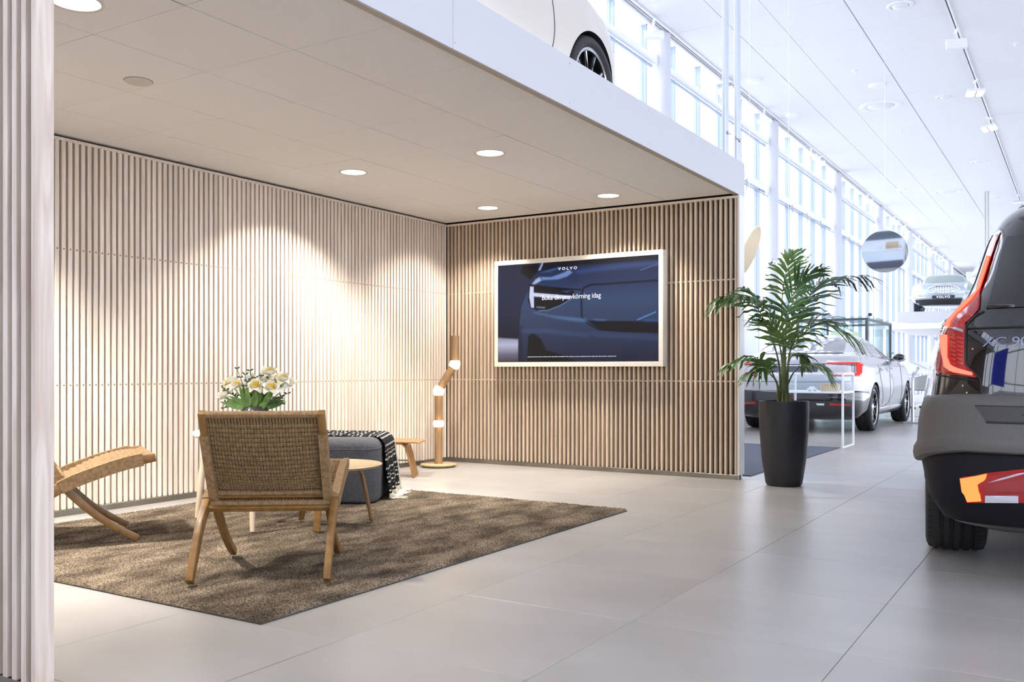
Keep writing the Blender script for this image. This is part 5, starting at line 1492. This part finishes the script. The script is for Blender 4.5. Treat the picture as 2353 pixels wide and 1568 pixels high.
# tail lamps, from their outline in the photograph
OUT = [(2299,533),(2275,583),(2258,625),(2244,667),(2230,684),(2202,709),(2171,736),(2164,754),(2158,797),(2154,825),(2153,858),(2200,864),(2246,869),(2235,850),(2220,839),(2218,783),(2220,743),(2230,735),(2252,709),(2254,673),(2269,628),(2281,589),(2293,552)]
suv.both('tail_lamp', REDL, root, L_(OUT), off=.006, nr=46, nc=12)
S1 = [(2272,589),(2259,628),(2246,673),(2216,698),(2182,727),(2173,741),(2166,757),(2186,756),(2188,743),(2199,727),(2235,693),(2256,665),(2268,628),(2280,589)]
S2 = [(2163,771),(2168,811),(2174,844),(2190,856),(2237,864),(2237,857),(2203,847),(2188,839),(2182,822),(2182,771)]
LG = emis('lamp_orange_red_glow', (1.0,.15,.095), 2.3)
suv.both('lamp_strip', LG, root, L_(S1), off=.011, nr=40, nc=6)
suv.both('lamp_strip', LG, root, L_(S2), off=.011, nr=30, nc=6)
suv.both('lamp_band', mat('lamp_band_grey', (.42,.40,.48), .15, 0, .8), root, L_([(2163,759),(2216,757),(2216,766),(2161,767)]), off=.010, nr=4, nc=12)
# lens blocks inside the lamp
DR = mat('lamp_lens_red', (.38,.010,.012), .18, 0, .5, emit=(1,.03,.02), es=.18)
for a in range(2):
    for b_ in range(7):
        x0_, y0_ = 2186+a*15.5, 774+b_*9.6
        suv.both('lens_block', DR, root, L_([(x0_,y0_),(x0_+13.5,y0_),(x0_+13.5,y0_+8),(x0_,y0_+8)]), off=.0085, nr=3, nc=3)
for k, (xa, ya) in enumerate(((2226,722),(2212,734),(2204,745))):
    for j in range(2):
        suv.both('lens_block', DR, root, L_([(xa+j*9-6,ya),(xa+j*9+2,ya),(xa+j*9+2,ya+8),(xa+j*9-6,ya+8)]), off=.0085, nr=3, nc=3)
# hatch: window, seams, spoiler
wl = L_([(2267,711),(2275,690),(2285,650),(2296,605),(2306,568),(2316,545)])
suv.patch('rear_window', mat('suv_glass', (.012,.012,.013), .05, 0, .5, spec=.5), root, wl+[(-x, z) for x, z in reversed(wl)], 'rear', off=.005, nr=22, nc=26)
hl = L_([(2262,716),(2240,728),(2224,745),(2220,757),(2219,800),(2220,838),(2232,850),(2250,868)])
for sg in (1, -1):
    suv.line('hatch_seam', mat('hatch_gap', (.0015,.0015,.002), .6), root, [(sg*x, z) for x, z in hl], 'rear', .006, n=60, off=.001)
    ll = L_([(2250,866),(2254,885),(2255,911)])
    suv.line('hatch_seam', mat('hatch_gap', (.0015,.0015,.002), .6), root, [(sg*x, z) for x, z in ll], 'rear', .004, n=20, off=.0)
    ll = L_([(2153,862),(2190,868),(2240,875)])
    suv.line('lamp_seam', mat('hatch_gap', (.0015,.0015,.002), .6), root, [(sg*x, z) for x, z in ll], 'rear', .004, n=20, off=.001)
zc = L_([(2224,757),(2300,752)])
z_a = sum(z for _, z in zc)/2
suv.line('hatch_crease', mat('hatch_gap', (.0015,.0015,.002), .6), root, [(-.80,z_a),(-.4,z_a),(0,z_a),(.4,z_a),(.80,z_a)], 'rear', .005, n=60, off=.001)
sp = MB(); rows = []
for k in range(25):
    x = -.585+1.17*k/24; e = max(.02, 1-(x/.60)**2)**.6
    rows.append([Vector((x, -.46-.10*e, 1.585+.085*e)), Vector((x, -.52-.26*e, 1.570+.070*e)), Vector((x, -.53-.27*e, 1.555+.055*e)), Vector((x, -.56-.13*e, 1.53+.035*e))])
sp.add([p for r in rows for p in r], [(i*4+j, (i+1)*4+j, (i+1)*4+(j+1)%4, i*4+(j+1)%4) for i in range(24) for j in range(4)]+[(0,1,2,3), (96+3,96+2,96+1,96+0)])
sp.build('roof_spoiler', BLACK_G, root, smooth=40)
for sg in (-1, 1):
    MB().tube(bez([(sg*.53,-.30,1.65),(sg*.53,-.05,1.69),(sg*.53,.8,1.70),(sg*.50,1.2,1.66)], 24), .018, 8).build('roof_rail', BLACK_M, root, smooth=60)
    suv.patch('side_window', CGLASS_D, root, [(-.30,1.20),(2.05,1.17),(1.60,1.50),(1.2,1.57),(-.10,1.57)], 'side', side=sg, off=.004, nr=14, nc=20)
    p = suv.cast((sg*4, 1.95, 1.16), (-sg,0,0), 0)
    mi = MB().sphere((p.x-sg*.035, p.y-.06, p.z+.03), .11, 16, 10, (.45,1.0,.70)).build('side_mirror', SUVP, root, smooth=80)
    MB().sphere((p.x-sg*.03, p.y-.075, p.z+.03), .10, 14, 8, (.45,.92,.64)).build('mirror_glass', CGLASS_D, mi, smooth=80)
# lower lamps in the bumper
o1 = L_([(2214,1098),(2272,1088),(2268,1101),(2252,1110),(2259,1149),(2228,1149),(2218,1127)])
suv.both('fog_lamp_frame', REDL, root, L_([(2212,1096),(2274,1086),(2353,1077),(2420,1072),(2420,1155),(2353,1153),(2268,1151),(2227,1152),(2217,1128)]), off=.022, nr=14, nc=26)
suv.both('fog_lamp', emis('fog_glow', (1.0,.26,.07), 1.7), root, o1, off=.028, nr=14, nc=8)
suv.both('fog_reflector', mat('fog_deep_red', (.30,.01,.012), .12, 0, .8), root, L_([(2268,1116),(2353,1095),(2410,1090),(2400,1130),(2272,1133)]), off=.027, nr=8, nc=16)
suv.both('reverse_lamp', mat('reverse_white', (.62,.62,.68), .12, .2, .8), root, L_([(2268,1134),(2342,1136),(2342,1154),(2267,1150)]), off=.029, nr=5, nc=14)
suv.both('fog_lamp_line', mat('fog_line', (.75,.65,.72), .15, .6), root, L_([(2272,1104),(2353,1084),(2410,1078),(2410,1082),(2353,1088),(2272,1108)]), off=.029, nr=4, nc=16)
# step recess on the bumper top
for pts, mt, of in (([(2249,940),(2283,933),(2353,934),(2770,942),(2770,966),(2353,964),(2266,962)], GREYB, .041),):
    st = L_(pts[:3]+pts[-2:]); x_i = st[0][0]
    zt, zb = st[1][1], st[-1][1]
    def sstep(nm, mt, poly, of):
        m = MB(); nr, nc = 6, 40; z0, z1 = poly[0][1], poly[2][1]; vs = []
        for r in range(nr):
            z = z0+(z1-z0)*r/(nr-1); hw = abs(poly[0][0])+(abs(poly[2][0])-abs(poly[0][0]))*r/(nr-1)
            for c in range(nc):
                p = suv.cast((-hw+2*hw*c/(nc-1), -4, z), (0,1,0), of); vs.append(p)
        m.add(vs, [(i*nc+j,(i+1)*nc+j,(i+1)*nc+j+1,i*nc+j+1) for i in range(nr-1) for j in range(nc-1)]); return m.build(nm, mt, root, smooth=60)
    sstep('step_tread', mat('step_dark', (.045,.043,.042), .6), [(abs(x_i)-.035, .690), None, (abs(x_i), .752)], .0365)
    for zz, w_ in ((.689, .004), (.753, .002)):
        hw = abs(x_i)-(.035 if zz < .7 else 0)
        MB().tube([suv.cast((-hw+2*hw*c/40, -4, zz), (0,1,0), .037) for c in range(41)], w_, 6).build('step_edge', BLACK_M, root, smooth=60)
    for k in range(-7, 8):
        p = suv.cast((k*.085, -4, .722), (0,1,0), .039); MB().sphere(p, .010, 8, 5, (1.2,.5,.4)).build('step_stud', GREYB, root, smooth=80)
# rear badge and plate
TXT = mat('badge_dark_chrome', (.16,.16,.17), .15, 1.0)
bz = suv.pix(2257, 797); be = suv.pix(2345, 783)
bd = (be-bz); rotz = math.atan2(bd.y, bd.x)
o = text('badge', 'XC 90', root, TXT, .056, (bz.x, bz.y-.006, bz.z), (PI/2-.12, 0, rotz), 'LEFT', .95, ext=.002, sx=1.2)
text('brand_badge', 'VOLVO', root, TXT, .055, (0, suv.cast((0,-4,1.02),(0,1,0),.006).y, 1.0), (PI/2-.1, 0, 0), 'CENTER', 2.4, ext=.002, sx=1.3)

# ---------------------------------------------------------------- vintage coupe on the far platform
VLOC0 = at_y(2168, 722, PY+.55); VX = VLOC0.x
VIN = [(.22, .62, -.55, 3.05, .2, .3, 2.6, 2.6),
       (.32, .76, -.85, 3.25, .3, .35, 2.8, 2.8),
       (.45, .82, -1.05, 3.33, .4, .40, 2.8, 2.8),
       (.60, .835, -1.10, 3.34, .5, .42, 2.8, 2.8),
       (.72, .825, -1.10, 3.31, .5, .45, 2.8, 2.8),
       (.80, .80, -1.05, 3.22, .5, .5, 2.6, 2.6),
       (.86, .76, -.9, 2.95, .5, .6, 2.6, 2.6),
       (.90, .70, -.6, 2.2, .4, .6, 2.4, 2.4),
       (.94, .655, -.3, 1.75, .3, .4, 2.4, 2.6),
       (1.05, .605, .0, 1.55, .3, .35, 2.4, 2.6),
       (1.17, .54, .25, 1.35, .3, .3, 2.4, 2.6),
       (1.25, .44, .45, 1.15, .2, .2, 2.3, 2.4),
       (1.275, .25, .6, 1.0, .1, .1, 2.2, 2.2)]
VP = mat('vintage_pale_blue', (.46,.54,.60), .2, .1, 1.0)
vdir = math.atan2(-(-.05), -1.0)          # nose towards the camera side
vrz = PI+.10
vin_loc = Vector((VX-.33, PY+.45+3.35, 2.506))
vin = Car(VIN, vin_loc, vrz, bulge=((0,.5,.02,.4,.2),(2.45,.5,.02,.4,.2)), nlev=44)
root = thing('vintage_coupe', 'pale blue vintage coupe with oval chrome grille on the far platform', 'car', vin_loc, vrz)
vin.make_body(root, VP, dict(y=(0, 2.45), r=.335, z=.31))
for y in (0, 2.45):
    for sg in (-1, 1): wheel(root, sg*.70, y, .31, .165, .19, 0, sg)
fy = vin.cast((0, 7, .62), (0,-1,0), 0).y
MB().tube([Vector((.40*math.cos(a), fy+.012-.05*abs(math.cos(a))**2, .645+.115*math.sin(a))) for a in [2*PI*k/48 for k in range(49)]], .022, 8).build('grille_rim', CHROME, root, smooth=60)
m = MB()
for k in range(49):
    a = 2*PI*k/48
m.add([(.39*math.cos(2*PI*k/40), fy-.012-.05*math.cos(2*PI*k/40)**2, .645+.108*math.sin(2*PI*k/40)) for k in range(40)], [tuple(range(40))]); m.build('grille_back', mat('grille_dark', (.02,.02,.022), .6), root)
for k in range(-5, 6):
    x = k*.068; h_ = .105*math.sqrt(max(.02, 1-(x/.40)**2)); MB().box(x-.008, x+.008, fy-.012-.05*(x/.4)**2, fy+.006-.05*(x/.4)**2, .645-h_, .645+h_).build('grille_bar', CHROME, root)
for k in range(-3, 4):
    z = k*.030; h_ = .39*math.sqrt(max(.02, 1-(z/.112)**2)); MB().box(-h_, h_, fy-.05, fy-.002, .645+z-.005, .645+z+.005).build('grille_bar', CHROME, root)
for sg in (-1, 1):
    hb = MB().lathe([(.0,.05),(.06,.045),(.088,.015),(.10,-.01),(.098,-.10)], 24, (sg*.60, fy-.10, .70), axis='y', cap=False).build('head_lamp', mat('lamp_clear_white', (.85,.86,.86), .12, 0, .6), root, smooth=60)
    MB().tube([Vector((sg*.60+.096*math.cos(a), fy-.09, .70+.096*math.sin(a))) for a in [2*PI*k/24 for k in range(25)]], .010, 6).build('lamp_rim', CHROME, hb, smooth=60)
    MB().sphere((sg*.60, fy-.06, .47), .045, 10, 6, (1.2,.6,.6)).build('indicator', mat('indicator_orange', (.85,.30,.04), .3), root, smooth=80)
    MB().tube(bez([(sg*.30, fy+.05, .435), (sg*.55, fy+.02, .435), (sg*.80, fy-.14, .445), (sg*.86, fy-.38, .46)], 14), .030, 10).build('bumper', CHROME, root, smooth=60)
MB().box(-.28, .28, fy+.045, fy+.06, .385, .475).build('number_plate', mat('plate_black', (.015,.018,.03), .4), root, bevel=.004)
text('plate_text', 'VOLVO', root, mat('plate_white', (.9,.9,.9), .5), .085, (0, fy+.062, .402), (PI/2, 0, PI), 'CENTER', 1.35, ext=.001, bold=.004)
vin.patch('windscreen', mat('vintage_glass', (.30,.36,.33), .05, 0, .8), root, [(-.57,.955),(.57,.955),(.50,1.16),(.38,1.215),(-.38,1.215),(-.50,1.16)], 'front', off=.006, nr=10, nc=16)
vin.patch('lower_valance_shade', BLACK_M, root, [(-.70,.235),(.70,.235),(.72,.385),(-.72,.385)], 'front', off=.006, nr=6, nc=20)  # dark lower front, widened to stand for the shadow by the wheels too
for sg in (-1, 1): vin.patch('side_window', CGLASS, root, [(.25,.97),(1.35,.96),(1.15,1.16),(.55,1.19)], 'side', side=sg, off=.005, nr=8, nc=10)
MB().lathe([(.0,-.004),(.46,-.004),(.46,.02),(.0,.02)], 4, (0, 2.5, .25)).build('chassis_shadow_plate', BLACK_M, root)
